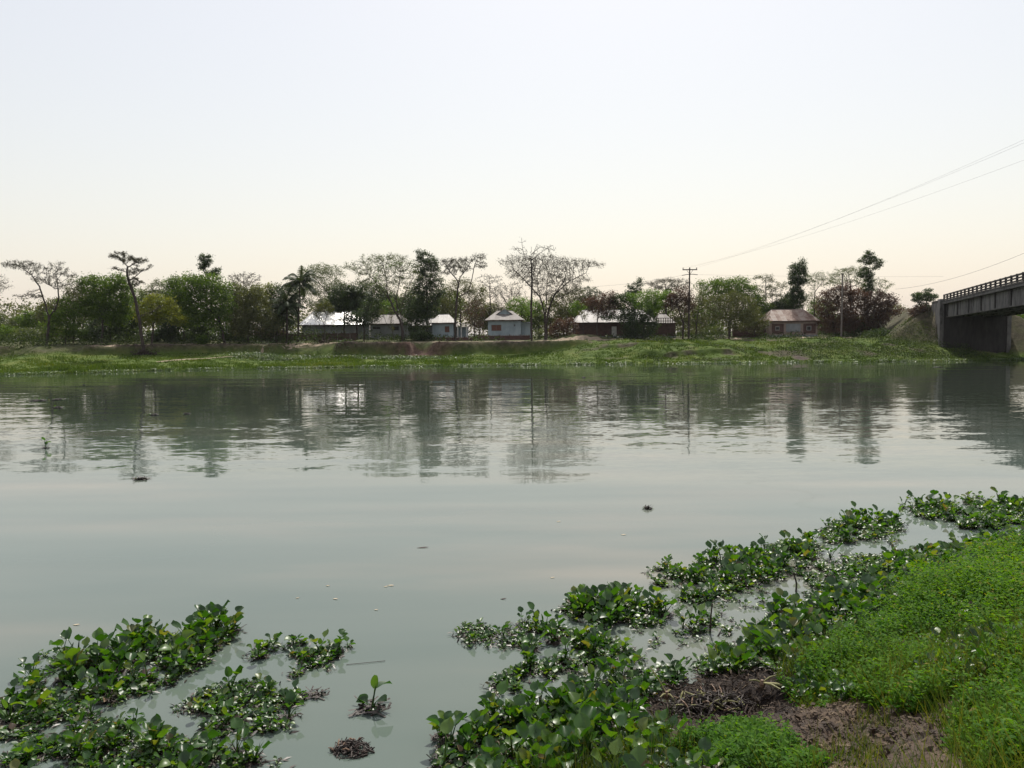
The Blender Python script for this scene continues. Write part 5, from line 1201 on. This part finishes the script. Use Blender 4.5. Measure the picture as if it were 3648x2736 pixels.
# (outline, plants per m2, tall share, size, label, group)
RAFTS = [
    ([(100, 1415), (180, 1400), (260, 1385), (330, 1382), (390, 1372), (460, 1350), (515, 1352), (515, 1372), (470, 1395), (440, 1435), (395, 1462), (330, 1492), (250, 1515), (180, 1520), (115, 1480)], 70, 0.55, 1.1, 'water hyacinth in the tall leaved raft at left', 'tall raft at left'),
    ([(508, 1385), (560, 1395), (650, 1385), (720, 1392), (768, 1402), (720, 1422), (700, 1446), (650, 1468), (590, 1450), (545, 1425)], 75, 0.30, 0.95, 'water hyacinth in the small raft pointing to open water at left', 'pointed raft'),
    ([(440, 1490), (560, 1478), (650, 1502), (655, 1522), (590, 1540), (620, 1575), (560, 1590), (480, 1580), (400, 1590), (380, 1560), (425, 1510)], 75, 0.22, 0.9, 'water hyacinth in the raft between the tall raft and the bottom edge', 'middle raft at left'),
    ([(0, 1510), (60, 1500), (110, 1510), (180, 1535), (260, 1570), (330, 1565), (400, 1600), (470, 1612), (530, 1630), (590, 1650), (600, 1700), (560, 1740), (0, 1740)], 80, 0.22, 0.9, 'water hyacinth in the dense mat at the lower left corner', 'lower left mat'),
    ([(0, 1480), (40, 1468), (80, 1475), (95, 1505), (120, 1540), (0, 1560)], 80, 0.35, 0.95, 'water hyacinth in the clump at the left picture edge', 'left edge clump'),
    ([(992, 1358), (1040, 1352), (1075, 1375), (1060, 1398), (1015, 1398)], 90, 0.05, 0.8, 'water hyacinth in the tiny tuft at the tip of the right raft', 'tip tuft'),
    ([(1085, 1365), (1120, 1345), (1180, 1350), (1260, 1372), (1330, 1378), (1365, 1405), (1340, 1432), (1250, 1442), (1180, 1470), (1125, 1480), (1075, 1500), (1062, 1482), (1110, 1432), (1092, 1395)], 75, 0.18, 0.95, 'water hyacinth in the curved raft right of the open channel', 'curved raft'),
    ([(1200, 1320), (1255, 1300), (1340, 1298), (1420, 1305), (1440, 1330), (1400, 1355), (1330, 1356), (1250, 1342)], 75, 0.45, 1.15, 'water hyacinth in the broad leaved raft above the curved one', 'broad leaved raft'),
    ([(1395, 1235), (1440, 1225), (1560, 1212), (1640, 1190), (1700, 1172), (1765, 1172), (1760, 1210), (1720, 1235), (1640, 1262), (1560, 1295), (1500, 1305), (1440, 1278)], 75, 0.25, 1.05, 'water hyacinth in the long raft running out from the right bank', 'long raft'),
    ([(1490, 1352), (1560, 1345), (1572, 1362), (1500, 1374)], 90, 0.4, 1.1, 'water hyacinth in the islet inside the right hand cove', 'cove islet'),
    ([(1750, 1160), (1830, 1125), (1930, 1128), (1960, 1140), (1880, 1165), (1800, 1178)], 75, 0.15, 1.15, 'water hyacinth in the narrow raft further along the right bank', 'narrow raft'),
    ([(1952, 1095), (2050, 1090), (2110, 1075), (2212, 1085), (2250, 1100), (2190, 1148), (2080, 1146), (1990, 1118)], 75, 0.12, 1.25, 'water hyacinth in the farthest raft at the right picture edge', 'farthest raft'),
    ([(1700, 1245), (1850, 1205), (1960, 1192), (1990, 1210), (1850, 1260), (1740, 1295)], 55, 0.1, 1.0, 'water hyacinth in the loose scatter inside the cove', 'loose scatter'),
    ([(1085, 1440), (1200, 1345), (1400, 1285), (1560, 1225), (1750, 1180), (1900, 1150), (1990, 1160), (1850, 1215), (1700, 1290), (1570, 1375), (1400, 1430), (1200, 1490)], 4.5, 0.2, 1.0, 'water hyacinth scattered loosely in the cove between the rafts', 'cove stragglers'),
    ([(960, 1570), (1080, 1542), (1190, 1522), (1260, 1478), (1380, 1458), (1500, 1448), (1600, 1390), (1680, 1325), (1800, 1290), (1900, 1245), (2000, 1205), (2120, 1180), (2250, 1165), (2250, 1240), (2090, 1290), (1990, 1345), (1910, 1405), (1850, 1455), (1760, 1490), (1620, 1480), (1420, 1480), (1390, 1550), (1480, 1625), (1560, 1700), (1560, 1740), (930, 1740), (945, 1650), (970, 1615)], 85, 0.30, 1.05, 'water hyacinth in the dense mat along the right bank', 'bank mat'),
]
def scatter(poly, dens, rng, zf=None):
    W = np.array([near_hits(u * K, v * K) for u, v in poly])[:, :2]
    lo, hi = W.min(0), W.max(0); d = 1 / math.sqrt(dens)
    gx, gy = np.meshgrid(np.arange(lo[0], hi[0], d), np.arange(lo[1], hi[1], d))
    x = gx.ravel() + rng.uniform(-.5, .5, gx.size) * d * 1.1; y = gy.ravel() + rng.uniform(-.5, .5, gx.size) * d * 1.1
    k = in_poly(x, y, [tuple(p) for p in W])
    return x[k], y[k]
def hya_label(i, p, tall, lab, grp):
    kind = 'tall leaved' if tall else 'low small leaved'
    u, v = p[0], p[1]
    if grp == 'bank mat':
        if v > 2640 and u < 2050: where = 'at the bottom edge left of the open soil'
        elif v > 2640: where = 'at the bottom edge below the muddy hollow'
        elif u < 1950: where = 'on the left rim of the bank mat by open water'
        elif u < 2300: where = 'in the bank mat left of the muddy hollow'
        elif v > 2380: where = 'in the bank mat close around the muddy hollow'
        elif u < 2760: where = 'in the bank mat between the cove and the muddy hollow'
        elif u < 3100: where = 'in the bank mat right of the cove beside the herbs'
        else: where = 'in the far end of the bank mat under the herb slope'
        return f'{kind} water hyacinth {where}', f'{kind} plants {where}'
    if grp == 'tall raft at left':
        where = 'at the upper right tip of the large left raft' if u > 620 else ('in the middle of the large left raft' if u > 380 else 'at the left end of the large left raft')
        return f'{kind} water hyacinth {where}', f'{kind} plants {where}'
    if grp == 'lower left mat':
        where = 'in the lower left corner mat near the picture edge' if u < 350 else 'in the lower left corner mat towards the open water'
        return f'{kind} water hyacinth {where}', f'{kind} plants {where}'
    if grp == 'broad leaved raft':
        where = 'in the left half of the broad leaved raft' if u < 2180 else 'in the right half of the broad leaved raft'
        return f'{kind} water hyacinth {where}', f'{kind} plants {where}'
    return lab.replace('water hyacinth', f'{kind} water hyacinth', 1), f'{kind} plants of the {grp}'
def hyacinths():
    rng = np.random.default_rng(21); rp = random.Random(21)
    plants = []
    for poly, dens, tall, size, lab, grp in RAFTS:
        dens, tall, size = dens * 2.6, tall * 0.42, size * 0.68
        x, y = scatter(poly, dens, rng)
        x = x + rng.normal(0, 0.05, len(x)); y = y + rng.normal(0, 0.06, len(y))
        hole = 0.55 * fbm(x * 2.0, y * 2.0, 33) + 0.45 * fbm(x * 5.0, y * 5.0, 34, 2)
        pp = project(np.c_[x, y, 0 * x + 0.1]); inh = ((pp[:, 0] - 2570) / 280) ** 2 + ((pp[:, 1] - 2535) / 150) ** 2 < 1
        k = (hole > 0.455 - 0.07 * (grp == 'bank mat')) & ~inh; x, y = x[k], y[k]
        z = np.maximum(near_h(x, y)[0], -0.005)
        for a, b, c in zip(x, y, z):
            q = math.sqrt(a * a + b * b + 16); sz = size * rp.uniform(0.75, 1.25)
            plants.append((sz / q, a, b, c, rp.random() < tall * (0.5 + 1.0 * float(vnoise(np.array([a * 1.6]), np.array([b * 1.6]), 35)[0])), sz, lab, grp))
    # the nearest and largest become single plants, the others one mass
    P3 = project([(p[1], p[2], p[3] + 0.08) for p in plants])
    vis = (P3[:, 0] > -20) & (P3[:, 0] < 3668) & (P3[:, 1] < 2770)
    order = sorted(range(len(plants)), key=lambda i: -(plants[i][0] * (1.5 if plants[i][4] else 1.0)) if vis[i] else 1)
    solo = set(order[:300])
    SV_, SF_, ST_ = [], [], []; base = 0
    DV, DF = [], []
    for i, (q, a, b, c, tall, sz, lab, grp) in enumerate(plants):
        n = rp.randint(6, 9) if tall else rp.randint(6, 10)
        spec = []
        if tall: sz *= 1.2
        for j in range(n):
            if tall: v = rp.choice([0, 1, 2, 3, 4, 5, 6, 7, 8, 0, 4, 9, 12, 14, 17])
            else: v = rp.randint(9, 29)
            spec.append((v, j * 2.399 + rp.uniform(-.5, .5), sz * rp.uniform(0.7, 1.2), rp.random() < 0.10))
        if i in solo:
            root = link('water_hyacinth', None, None, (a, b, c)); root.empty_display_size = 0.1
            lab2, grp2 = hya_label(i, P3[i], tall, lab, grp); tag(root, lab2, 'water hyacinth', grp2)
            link('roots', ROOTS[i % 4], root, (0, 0, 0.005), (0, 0, rp.uniform(0, 6)), (sz * 1.2,) * 3)
            for v, rz, s, dead in spec:
                link('dead_leaf' if dead and v >= 9 else 'leaf', H_DEAD[v - 9] if dead and v >= 9 else H_MESH[v], root, None, (rp.uniform(-.12, .12), rp.uniform(-.12, .12), rz), (s, s, s))
        else:
            for v, rz, s, dead in spec:
                V, F = H_LO[v]; cr, sr = math.cos(rz), math.sin(rz)
                W = np.stack([V[:, 0] * cr - V[:, 1] * sr, V[:, 0] * sr + V[:, 1] * cr, V[:, 2]], 1) * s + np.array([a, b, c])
                SV_.append(W); SF_.append(F + base); base += len(W); ST_.append(np.full(len(F), rp.random() * 0.97))
    me = np_mesh('hyacinth_mass', np.concatenate(SV_), [np.concatenate(SF_)], F_HYA, True, {'tint': ('FACE', np.concatenate(ST_))})
    tag(link('hyacinth_mass', me), 'mass of smaller water hyacinth leaves filling the rafts', 'water hyacinth', kind='stuff')
    # dark trash of roots and rotted stalks afloat between the plants
    xs = np.array([p[1] for p in plants]); ys = np.array([p[2] for p in plants]); zs = np.array([p[3] for p in plants])
    m = 6; X = np.repeat(xs, m) + rng.normal(0, 0.06, len(xs) * m); Y = np.repeat(ys, m) + rng.normal(0, 0.06, len(xs) * m); Z = np.repeat(zs, m) + rng.uniform(0.004, 0.03, len(xs) * m)
    me = leaf_cloud('rotted_trash', np.c_[X, Y, Z], 0.10, F_TRASH, rng, None, flat=0.9, asp=0.22)
    tag(link('rotted_trash', me), 'dark rotted stalks floating between the hyacinth plants', 'debris', kind='stuff')
    return plants
F_TRASH = foliage('rotted_stalks', [(0.0, (0.008, 0.006, 0.005)), (0.7, (0.045, 0.03, 0.022)), (1.0, (0.16, 0.11, 0.075))], use_obj=False, trans=0.0, rough=0.45, spec=0.5)
PLANTS = hyacinths()
# single plants
def lone_plant(label, u, v, leaves, s=1.0, z=0.0):
    g = G(u, v, z); root = link('water_hyacinth', None, None, tuple(g)); tag(root, label, 'water hyacinth')
    link('roots', ROOTS[1], root, (0, 0, 0.004), None, (s * 1.4,) * 3)
    for (vv, rz, k) in leaves:
        link('leaf', H_MESH[vv], root, None, (0, 0, rz), (k * s,) * 3)
lone_plant('lone water hyacinth with three long stalked leaves in the open channel', 1325, 2528, [(0, 0.3, 1.15), (3, 0.9, 1.1), (12, 3.0, 1.2), (15, 2.7, 1.1), (21, 4.2, 1.0), (23, 1.2, 1.0), (14, -0.3, 1.2), (22, 5.2, 1.1)], 1.3)
lone_plant('tiny seedling of water hyacinth right of the middle raft', 1128, 2478, [(22, 0.2, 0.9), (23, 1.5, 0.8), (24, 2.8, 0.9), (21, 4.4, 0.8)], 0.9)
lone_plant('upright bright leafed water hyacinth at the left foot of the bank mat', 1580, 2735, [(2, 1.3, 1.3), (10, 0.2, 1.2), (12, 3.5, 1.1), (21, 5.0, 1.0)], 1.0)
lone_plant('small water hyacinth adrift far out at left', 163, 1597, [(0, 0.2, 1.3), (2, 2.9, 1.3), (1, 1.6, 1.0), (6, 4.4, 1.3)], 1.0)
def drift(label, u, v, wpx, n, seed):
    rng = random.Random(seed); g = G(u, v); q = math.dist(g, (0, 0, 4)); w = wpx * q / FPX
    root = link('drifting_weed', None, None, tuple(g)); tag(root, label, 'water weed', 'weed clumps adrift on the open river')
    for i in range(n):
        s = w * 0.75 * rng.uniform(0.8, 1.4) / max(2.2, n ** 0.5) / 0.11 * 0.5
        link('leaf', H_MESH[rng.choice([9, 12, 15, 21, 24, 27])], root, (rng.uniform(-.5, .5) * w, rng.uniform(-.3, .3) * w, 0), (rng.uniform(-.2, .2), rng.uniform(-.2, .2), rng.uniform(0, 6.28)), (s,) * 3)
    for i in range(2): link('roots', ROOTS[i], root, (rng.uniform(-.25, .25) * w, 0, 0.003), (0, 0, i * 2.0), (w * 4, w * 3, 2))
drift('leafy weed clump adrift below the left reflections', 500, 1708, 55, 12, 1)
drift('dark little weed clump adrift at right of centre', 2305, 1813, 38, 9, 2)
drift('long green weed strip adrift near the left edge', 205, 1424, 62, 16, 3)
drift('thin dark weed strip left of the long green one', 135, 1428, 60, 9, 4)
drift('short weed strip just below the long green one', 210, 1453, 44, 9, 5)
drift('pair of dark weed specks under the left tree reflections', 545, 1479, 34, 6, 6)
drift('pale weed tuft below the reflection of the deep green tree', 662, 1475, 26, 6, 7)
drift('tiny pale weed tuft near the far bank at left', 302, 1372, 12, 4, 8)
drift('tiny weed tuft under the bright roof reflection', 1133, 1462, 16, 4, 9)
drift('tiny weed tuft near the far bank at right of centre', 2080, 1345, 16, 4, 10)
drift('pale weed speck off the bridge bank', 3345, 1308, 26, 6, 12)
# bits of litter on the still water
def speck(label, u, v, L_, mat, rz=0.3, cat='leaf', name='fallen_leaf', w=0.3):
    g = G(u, v, 0.004); vs = [(-L_ / 2, 0, 0), (-L_ / 6, -L_ * w / 2, 0.004), (L_ / 5, -L_ * w * .45, 0.008), (L_ / 2, 0, 0.01), (L_ / 5, L_ * w * .45, 0.012), (-L_ / 6, L_ * w / 2, 0.006)]
    o = MB().slab(vs, (0, 0, 1), 0.004).build(name, mat); o.location = tuple(g); o.rotation_euler = (0, 0, rz); tag(o, label, cat, 'bits afloat on the still water')
M_PALELEAF = surface('pale_dead_leaf', [(0.3, (0.38, 0.32, 0.22)), (0.7, (0.55, 0.47, 0.34))], 30, 0.6, 0.1, 60)
M_TWIG = surface('dark_twig', [(0.3, (0.03, 0.02, 0.018)), (0.7, (0.08, 0.055, 0.045))], 30, 0.8, 0.2, 60)
for u, v, l, lb in [(1168, 2087, 0.075, 'pale leaf speck left of the pair on still water'), (1392, 2086, 0.11, 'pale leaf afloat, right one of the pair'), (1375, 2090, 0.07, 'pale leaf afloat, left one of the pair'), (1060, 2131, 0.06, 'small pale speck above the pointed raft'), (1195, 2134, 0.09, 'yellowish floating scrap above the pointed raft'), (1340, 2173, 0.07, 'pale speck above the open channel'), (272, 2226, 0.10, 'brownish leaf afloat above the tall raft at left'), (550, 2246, 0.08, 'yellowish leaf afloat above the tall raft'), (1968, 2058, 0.08, 'pale leaf afloat below the middle of the river'), (2221, 1905, 0.11, 'white leaf speck above the broad leaved raft'), (1990, 1858, 0.09, 'faint pale speck right of centre on the river')]:
    speck(lb, u, v, l, M_PALELEAF, random.uniform(-.4, .4))
speck('dark twig floating alone below the middle of the river', 1506, 1951, 0.22, M_TWIG, 0.1, 'twig', 'twig', 0.18)
speck('dark leaf scrap afloat above the curved raft', 1793, 2134, 0.09, M_TWIG, 0.0, 'leaf', 'fallen_leaf', 0.3)
o = MB().tube([(-0.22, -0.04, 0.006), (0, 0, 0.01), (0.24, 0.06, 0.008)], 0.003, 5).build('twig', M_TWIG); o.location = tuple(G(1300, 2364)); tag(o, 'thin straight twig afloat right of the pointed raft', 'twig', 'bits afloat on the still water')
def stick(label, pts, r=0.012):
    P3 = [G(u, v, z) for u, v, z in pts]; b = P3[0]
    o = MB().tube([tuple(p - b) for p in P3], [r * (1 - 0.5 * i / len(P3)) for i in range(len(P3))], 5).build('stick', M_TWIG); o.location = tuple(b); tag(o, label, 'stick', 'dark sticks standing in the cove')
stick('dark upright stick standing at the cove islet', [(2530, 2255, -0.02), (2532, 2200, 0.24), (2538, 2150, 0.46)], 0.014)
stick('dark forked stick standing in the far end of the cove', [(2836, 2110, -0.02), (2838, 2080, 0.18), (2828, 2040, 0.42)], 0.016)
stick('bent thin stick reaching out of the water left of the forked stick', [(2668, 2103, -0.01), (2660, 2085, 0.1), (2650, 2052, 0.22), (2632, 2040, 0.25)], 0.010)

# clump of dead roots in the channel
def dead_clump(name, label, c, rx, ry, h, n, seed, smin=0.06, smax=0.2, mats=None):
    rng = random.Random(seed); root = thing(name, label, 'dead plant', tuple(c))
    body = MB(); 
    for i in range(n):
        a = rng.uniform(0, 6.28); r = rng.random() ** 0.6; x, y = math.cos(a) * rx * r, math.sin(a) * ry * r; z = h * (1 - r * r) * rng.random()
        b = rng.uniform(0, 6.28); l = rng.uniform(smin, smax) * 0.5; e = rng.uniform(-0.3, 0.6)
        d = Vector((math.cos(b) * math.cos(e), math.sin(b) * math.cos(e), math.sin(e))) * l
        p = Vector((x, y, z)); k = rng.uniform(0.004, 0.010)
        body.tube([p - d, p + Vector((0, 0, rng.uniform(-.01, .02))), p + d], [k, k * 1.2, k * 0.5], 4)
    body.build('root_tangle', M_ROOT, root)
    for i in range(max(5, n // 9)):
        a = rng.uniform(0, 6.28); r = rng.random() ** 0.6; p = Vector((math.cos(a) * rx * r, math.sin(a) * ry * r, h * (1 - r * r) * 0.8 + 0.01)); b = rng.uniform(0, 6.28); l = rng.uniform(smin, smax) * 0.7
        d = Vector((math.cos(b), math.sin(b), rng.uniform(-.15, .5))) * l
        MB().tube([p, p + d * 0.5 + Vector((0, 0, 0.012)), p + d], [0.009, 0.008, 0.004], 5).build('stalk', (mats or [M_TWIG])[i % len(mats or [1])], root)
    return root
M_BROWNST = surface('brown_stalk', [(0.3, (0.10, 0.06, 0.04)), (0.7, (0.24, 0.155, 0.10))], 20, 0.6, 0.2, 60)
dead_clump('dead_plant', 'clump of dead brown stalks and roots floating in the open channel', G(1255, 2672), 0.19, 0.17, 0.07, 150, 3, 0.04, 0.14, [M_BROWNST, M_TWIG])
hc = HOL.copy(); hc[2] = float(near_h(np.array([hc[0]]), np.array([hc[1]]))[0][0]) - 0.02
dead_clump('dead_plant', 'heap of pulled up roots and pale stalks lying in the muddy hollow', (hc[0], hc[1] + 0.1, hc[2] + 0.02), 0.6, 0.42, 0.24, 1000, 5, 0.06, 0.26, [M_STALK, M_BROWNST, M_TWIG])
def pulled(label, u, v, spokes, z):
    g = near_hits(u, v) + np.array([0, 0, 0.10]); root = thing('uprooted_plant', label, 'dead plant', tuple(g))
    MB().tube([(0, 0, -0.05), (0, 0, 0.0), (0, 0, 0.04)], [0.02, 0.035, 0.015], 6).build('crown', M_BROWNST, root)
    for (az, l, el, r) in spokes:
        d = Vector((math.cos(az) * math.cos(el), math.sin(az) * math.cos(el), math.sin(el))) * l
        MB().tube([(0, 0, 0.01), d * 0.5 + Vector((0, 0, 0.02)), d], [r * 0.7, r, r * 0.5], 6).build('stalk', M_STALK, root)
pulled('uprooted hyacinth with pale swollen stalks spread like a star', 2518, 2545, [(2.6, 0.26, 0.35, 0.014), (0.05, 0.36, 0.1, 0.013), (1.9, 0.16, 0.7, 0.012), (4.6, 0.2, 0.0, 0.014), (5.4, 0.2, 0.1, 0.012), (0.9, 0.14, 0.5, 0.01)], 0.3)
pulled('uprooted hyacinth with long yellow green stalks at the hollow edge', 2715, 2470, [(5.6, 0.35, 0.1, 0.014), (5.9, 0.3, 0.0, 0.013), (5.2, 0.26, 0.15, 0.012), (3.0, 0.14, 0.2, 0.01), (0.4, 0.2, 0.3, 0.01)], 0.36)
pulled('uprooted hyacinth with one long leaning stalk left of the hollow', 2375, 2508, [(2.2, 0.34, 0.75, 0.009), (3.9, 0.12, 0.1, 0.012), (1.0, 0.12, 0.1, 0.012), (5.3, 0.1, 0.0, 0.012)], 0.25)

# ------------------------------------------------------------------ herbs, grass and litter on the near bank
BARE = [(1380, 1500), (1500, 1450), (1700, 1480), (1800, 1520), (1960, 1550), (2060, 1600), (2080, 1700), (1700, 1700), (1600, 1600), (1440, 1570)]
HERB = [([(1740, 1485), (1815, 1430), (1880, 1378), (1940, 1328), (2010, 1280), (2100, 1235), (2300, 1175), (2300, 1400), (2200, 1445), (2100, 1500), (2030, 1530), (1960, 1545), (1880, 1540), (1790, 1515), (1720, 1490)], 1.0, 1.25),
        ([(1440, 1625), (1530, 1580), (1640, 1590), (1730, 1610), (1760, 1680), (1480, 1680)], 0.8, 0.6),
        ([(1700, 1475), (1800, 1500), (1790, 1530), (1700, 1520)], 0.5, 0.5),
        ([(2300, 1440), (2200, 1480), (2120, 1530), (2050, 1570), (2020, 1610), (2080, 1690), (2300, 1700)], 1.0, 0.9)]
def herbs():
    rng = np.random.default_rng(31); VV = []; TT = []
    def sprigs(x, y, z, h0, col, ll):
        n = len(x)
        for lv in range(6):
            f = (lv + 1) / 6; hh = h0 * f * rng.uniform(0.8, 1.2, n)
            a = lv * 2.4 + rng.uniform(0, 6.28, n); el = rng.uniform(-0.2, 0.8, n); l = ll * rng.uniform(0.6, 1.25, n) * (1.1 - 0.4 * f)
            lean = np.c_[rng.normal(0, 0.15, n) * hh, rng.normal(0, 0.15, n) * hh]
            c = np.c_[x + lean[:, 0], y + lean[:, 1], z + hh]
            d = np.c_[np.cos(a) * np.cos(el), np.sin(a) * np.cos(el), np.sin(el)] * l[:, None]
            s = np.c_[-np.sin(a), np.cos(a), rng.normal(0, .3, n)] * (l * 0.19)[:, None]
            m = c + d * 0.5 + np.array([0, 0, 0.12]) * l[:, None]
            VV.append(np.stack([c, m - s, c + d, m + s], 1).reshape(-1, 3)); TT.append(np.clip(col + rng.normal(0, 0.16, n) + 0.25 * (f - 0.5), 0, 0.99))
    for (poly, k, tallness) in HERB:
        W = np.array([near_hits(u * K, v * K) for u, v in poly])[:, :2]; lo, hi = W.min(0), W.max(0)
        n = int(1500 * k * (hi[0] - lo[0]) * (hi[1] - lo[1])); x = rng.uniform(lo[0], hi[0], n); y = rng.uniform(lo[1], hi[1], n)
        m = in_poly(x + 0.5 * (fbm(x * 2.2, y * 2.2, 52, 3) - 0.5), y + 0.5 * (fbm(x * 2.2, y * 2.2, 53, 3) - 0.5), [tuple(p) for p in W]); x, y = x[m], y[m]
        dn = fbm(x * 1.1, y * 1.1, 45); m = (0.6 * dn + 0.4 * fbm(x * 6, y * 6, 43, 2)) > 0.405 + 0.05 * rng.uniform(-1, 1, len(x)); x, y, dn = x[m], y[m], dn[m]
        z = np.maximum(near_h(x, y)[0], 0)
        q = np.sqrt(x * x + y * y)
        m = rng.uniform(0, 1, len(x)) < np.clip((9.5 / q) ** 1.6, 0.2, 1); x, y, z, dn, q = x[m], y[m], z[m], dn[m], q[m]
        big = np.clip(q / 9.5, 1, 1.8)
        s_ = near_h(x, y)[1]
        sprigs(x, y, z - 0.01, (0.06 + 0.40 * (dn - 0.33)) * rng.uniform(0.5, 1.5, len(x)) * 1.7 * tallness * (0.6 + 0.8 * fbm(x * 3.5, y * 3.5, 48, 2)), 0.30 + 0.35 * fbm(x * 0.7, y * 0.7, 46) + 0.25 * sstep(3, 9, x) * fbm(x * 2, y * 2, 47), 0.070 * big * (0.75 + 0.6 * fbm(x * 1.6, y * 1.6, 44, 2)))
    V = np.concatenate(VV); T = np.concatenate(TT)
    me = np_mesh('herb_cover', V, [np.arange(len(V)).reshape(-1, 4)], F_HERB, False, {'tint': ('FACE', T)})
    tag(link('herb_cover', me), 'bright green low herbs covering the near bank at right', 'ground cover', kind='stuff')
    # broader leaves of other weeds standing through the herbs
    BV, BT = [], []
    poly = HERB[0][0]; W = np.array([near_hits(u * K, v * K) for u, v in poly])[:, :2]; lo, hi = W.min(0), W.max(0)
    n = int(150 * (hi[0] - lo[0]) * (hi[1] - lo[1])); x = rng.uniform(lo[0] - 0.3, hi[0], n); y = rng.uniform(lo[1] - 0.2, hi[1], n)
    m = in_poly(x + 0.12, y, [tuple(p) for p in W]) & (fbm(x * 1.5, y * 1.5, 58) > 0.47); x, y = x[m], y[m]; z = np.maximum(near_h(x, y)[0], 0)
    for a, b, c in zip(x, y, z):
        for j in range(5):
            V_, F_ = H_LO[int(rng.integers(9, 30))]; rz = rng.uniform(0, 6.28); cr, sr = math.cos(rz), math.sin(rz); q = rng.uniform(0.5, 1.0)
            BV.append(np.stack([V_[:, 0] * cr - V_[:, 1] * sr, V_[:, 0] * sr + V_[:, 1] * cr, V_[:, 2] * 1.6], 1) * q + np.array([a, b, c + rng.uniform(0, 0.10)])); BT.append((F_, rng.uniform(0.1, 0.9)))
    off = np.cumsum([0] + [len(v) for v in BV[:-1]])
    me = np_mesh('broad_weeds', np.concatenate(BV), [np.concatenate([f + o for (f, t), o in zip(BT, off)])], F_HYA, True, {'tint': ('FACE', np.concatenate([np.full(len(f), t) for f, t in BT]))})
    tag(link('broad_weeds', me), 'broad leaved weeds growing through the bank herbs', 'weeds', kind='stuff')
    # rubbish of roots and mud crumbs round the hollow
    n = 3200; c = near_hits(2570, 2520); x = rng.normal(c[0], 0.5, n); y = rng.normal(c[1], 0.42, n); z = np.maximum(near_h(x, y)[0], 0) + rng.uniform(0, 0.06, n)
    me = leaf_cloud('hollow_rubbish', np.c_[x, y, z], (0.03 + 0.13 * rng.uniform(0, 1, n) ** 2)[:, None], F_LITTER, rng, 0.1 + 0.6 * rng.uniform(0, 1, n) ** 3, flat=0.2, asp=0.16)
    tag(link('hollow_rubbish', me), 'torn roots and dead scraps strewn round the muddy hollow', 'debris', kind='stuff')
    # grass blades mixed in, long at the corner
    n = 75000; t = rng.uniform(-1, 19, n); s = rng.uniform(0.3, 5.0, n)
    x = SH0[0] + t * SHT[0] + s * SHN[0]; y = SH0[1] + t * SHT[1] + s * SHN[1]
    d = fbm(x * 0.9, y * 0.9, 49); pp = project(np.c_[x, y, near_h(x, y)[0]]); bare = in_poly(pp[:, 0] / K, pp[:, 1] / K, BARE)
    hl = ((pp[:, 0] - 2570) / 280) ** 2 + ((pp[:, 1] - 2535) / 150) ** 2 < 1
    m = (d > 0.47 + 0.15 * bare) & (y > 2) & ~hl; m &= s > 1.0; x, y, d, s, bare = x[m], y[m], d[m], s[m], bare[m]
    z = near_h(x, y)[0]
    V = blades(x, y, z - 0.01, rng.uniform(0.10, 0.34, len(x)) * (0.4 + d) * np.where(bare, 0.6, 1 + 0.5 * (fbm(x * 1.3, y * 1.3, 59) > 0.56)), np.full(len(x), 0.004) * np.clip(np.hypot(x, y) / 7, 1, 2.2), rng, 1.0)
    me = np_mesh('bank_grass_near', V, [np.arange(len(V)).reshape(-1, 3)], F_GRASS, False, {'tint': ('FACE', rng.uniform(0, 0.95, len(x)))})
    o = link('near_grass', me); tag(o, 'fine grass growing among the herbs on the near bank', 'grass', kind='stuff')
    # dead leaves and crumbs of earth on the bare patch
    n = 12000; cc = near_hits(3000, 2620); x = rng.normal(cc[0], 0.8, n); y = rng.normal(cc[1], 0.7, n); z, s = near_h(x, y); m = s > 0.2; x, y, z = x[m], y[m], z[m]
    sz = (0.018 + 0.06 * rng.uniform(0, 1, len(x)) ** 3)[:, None]
    me = leaf_cloud('leaf_litter', np.c_[x, y, z + rng.uniform(0.0, 0.03, len(x))], sz, F_LITTER, rng, vnoise(x * 3, y * 3, 57), flat=0.5, asp=0.55)
    tag(link('leaf_litter', me), 'brown leaf litter and crumbs on the bare earth', 'litter', kind='stuff')
F_LITTER = foliage('litter', [(0.0, (0.02, 0.013, 0.010)), (0.55, (0.062, 0.042, 0.028)), (1.0, (0.22, 0.16, 0.095))], use_obj=False, trans=0.05, rough=0.85, tcol=(1, .9, .7))
herbs()
g = near_hits(2915, 2445) + np.array([0, 0, 0.12])
o = MB().add([(-0.07, 0, 0), (-0.02, -0.05, 0.03), (0.05, -0.03, 0.06), (0.08, 0.04, 0.05), (0.03, 0.07, 0.08), (-0.04, 0.05, 0.05)], [(0, 1, 2, 5), (2, 3, 4, 5)]).build('dead_leaf', M_PALELEAF)
o.location = tuple(g); tag(o, 'curled pale yellow dead leaf above the muddy hollow', 'leaf')

# ------------------------------------------------------------------ thin heat haze over the river
hm = bpy.data.materials.new('haze'); hm.use_nodes = True; hm.node_tree.nodes.clear()
ho = hm.node_tree.nodes.new('ShaderNodeOutputMaterial'); hv = hm.node_tree.nodes.new('ShaderNodeVolumePrincipled')
hv.inputs['Color'].default_value = (0.93, 0.95, 1.0, 1); hv.inputs['Density'].default_value = 0.00007; hv.inputs['Anisotropy'].default_value = 0.2
hm.node_tree.links.new(hv.outputs[0], ho.inputs['Volume'])
ho_ = MB().box(-1600, 1600, -160, 4400, -8, 34).build('haze', hm)
tag(ho_, 'thin pale heat haze hanging over the river and village', 'haze', kind='stuff')
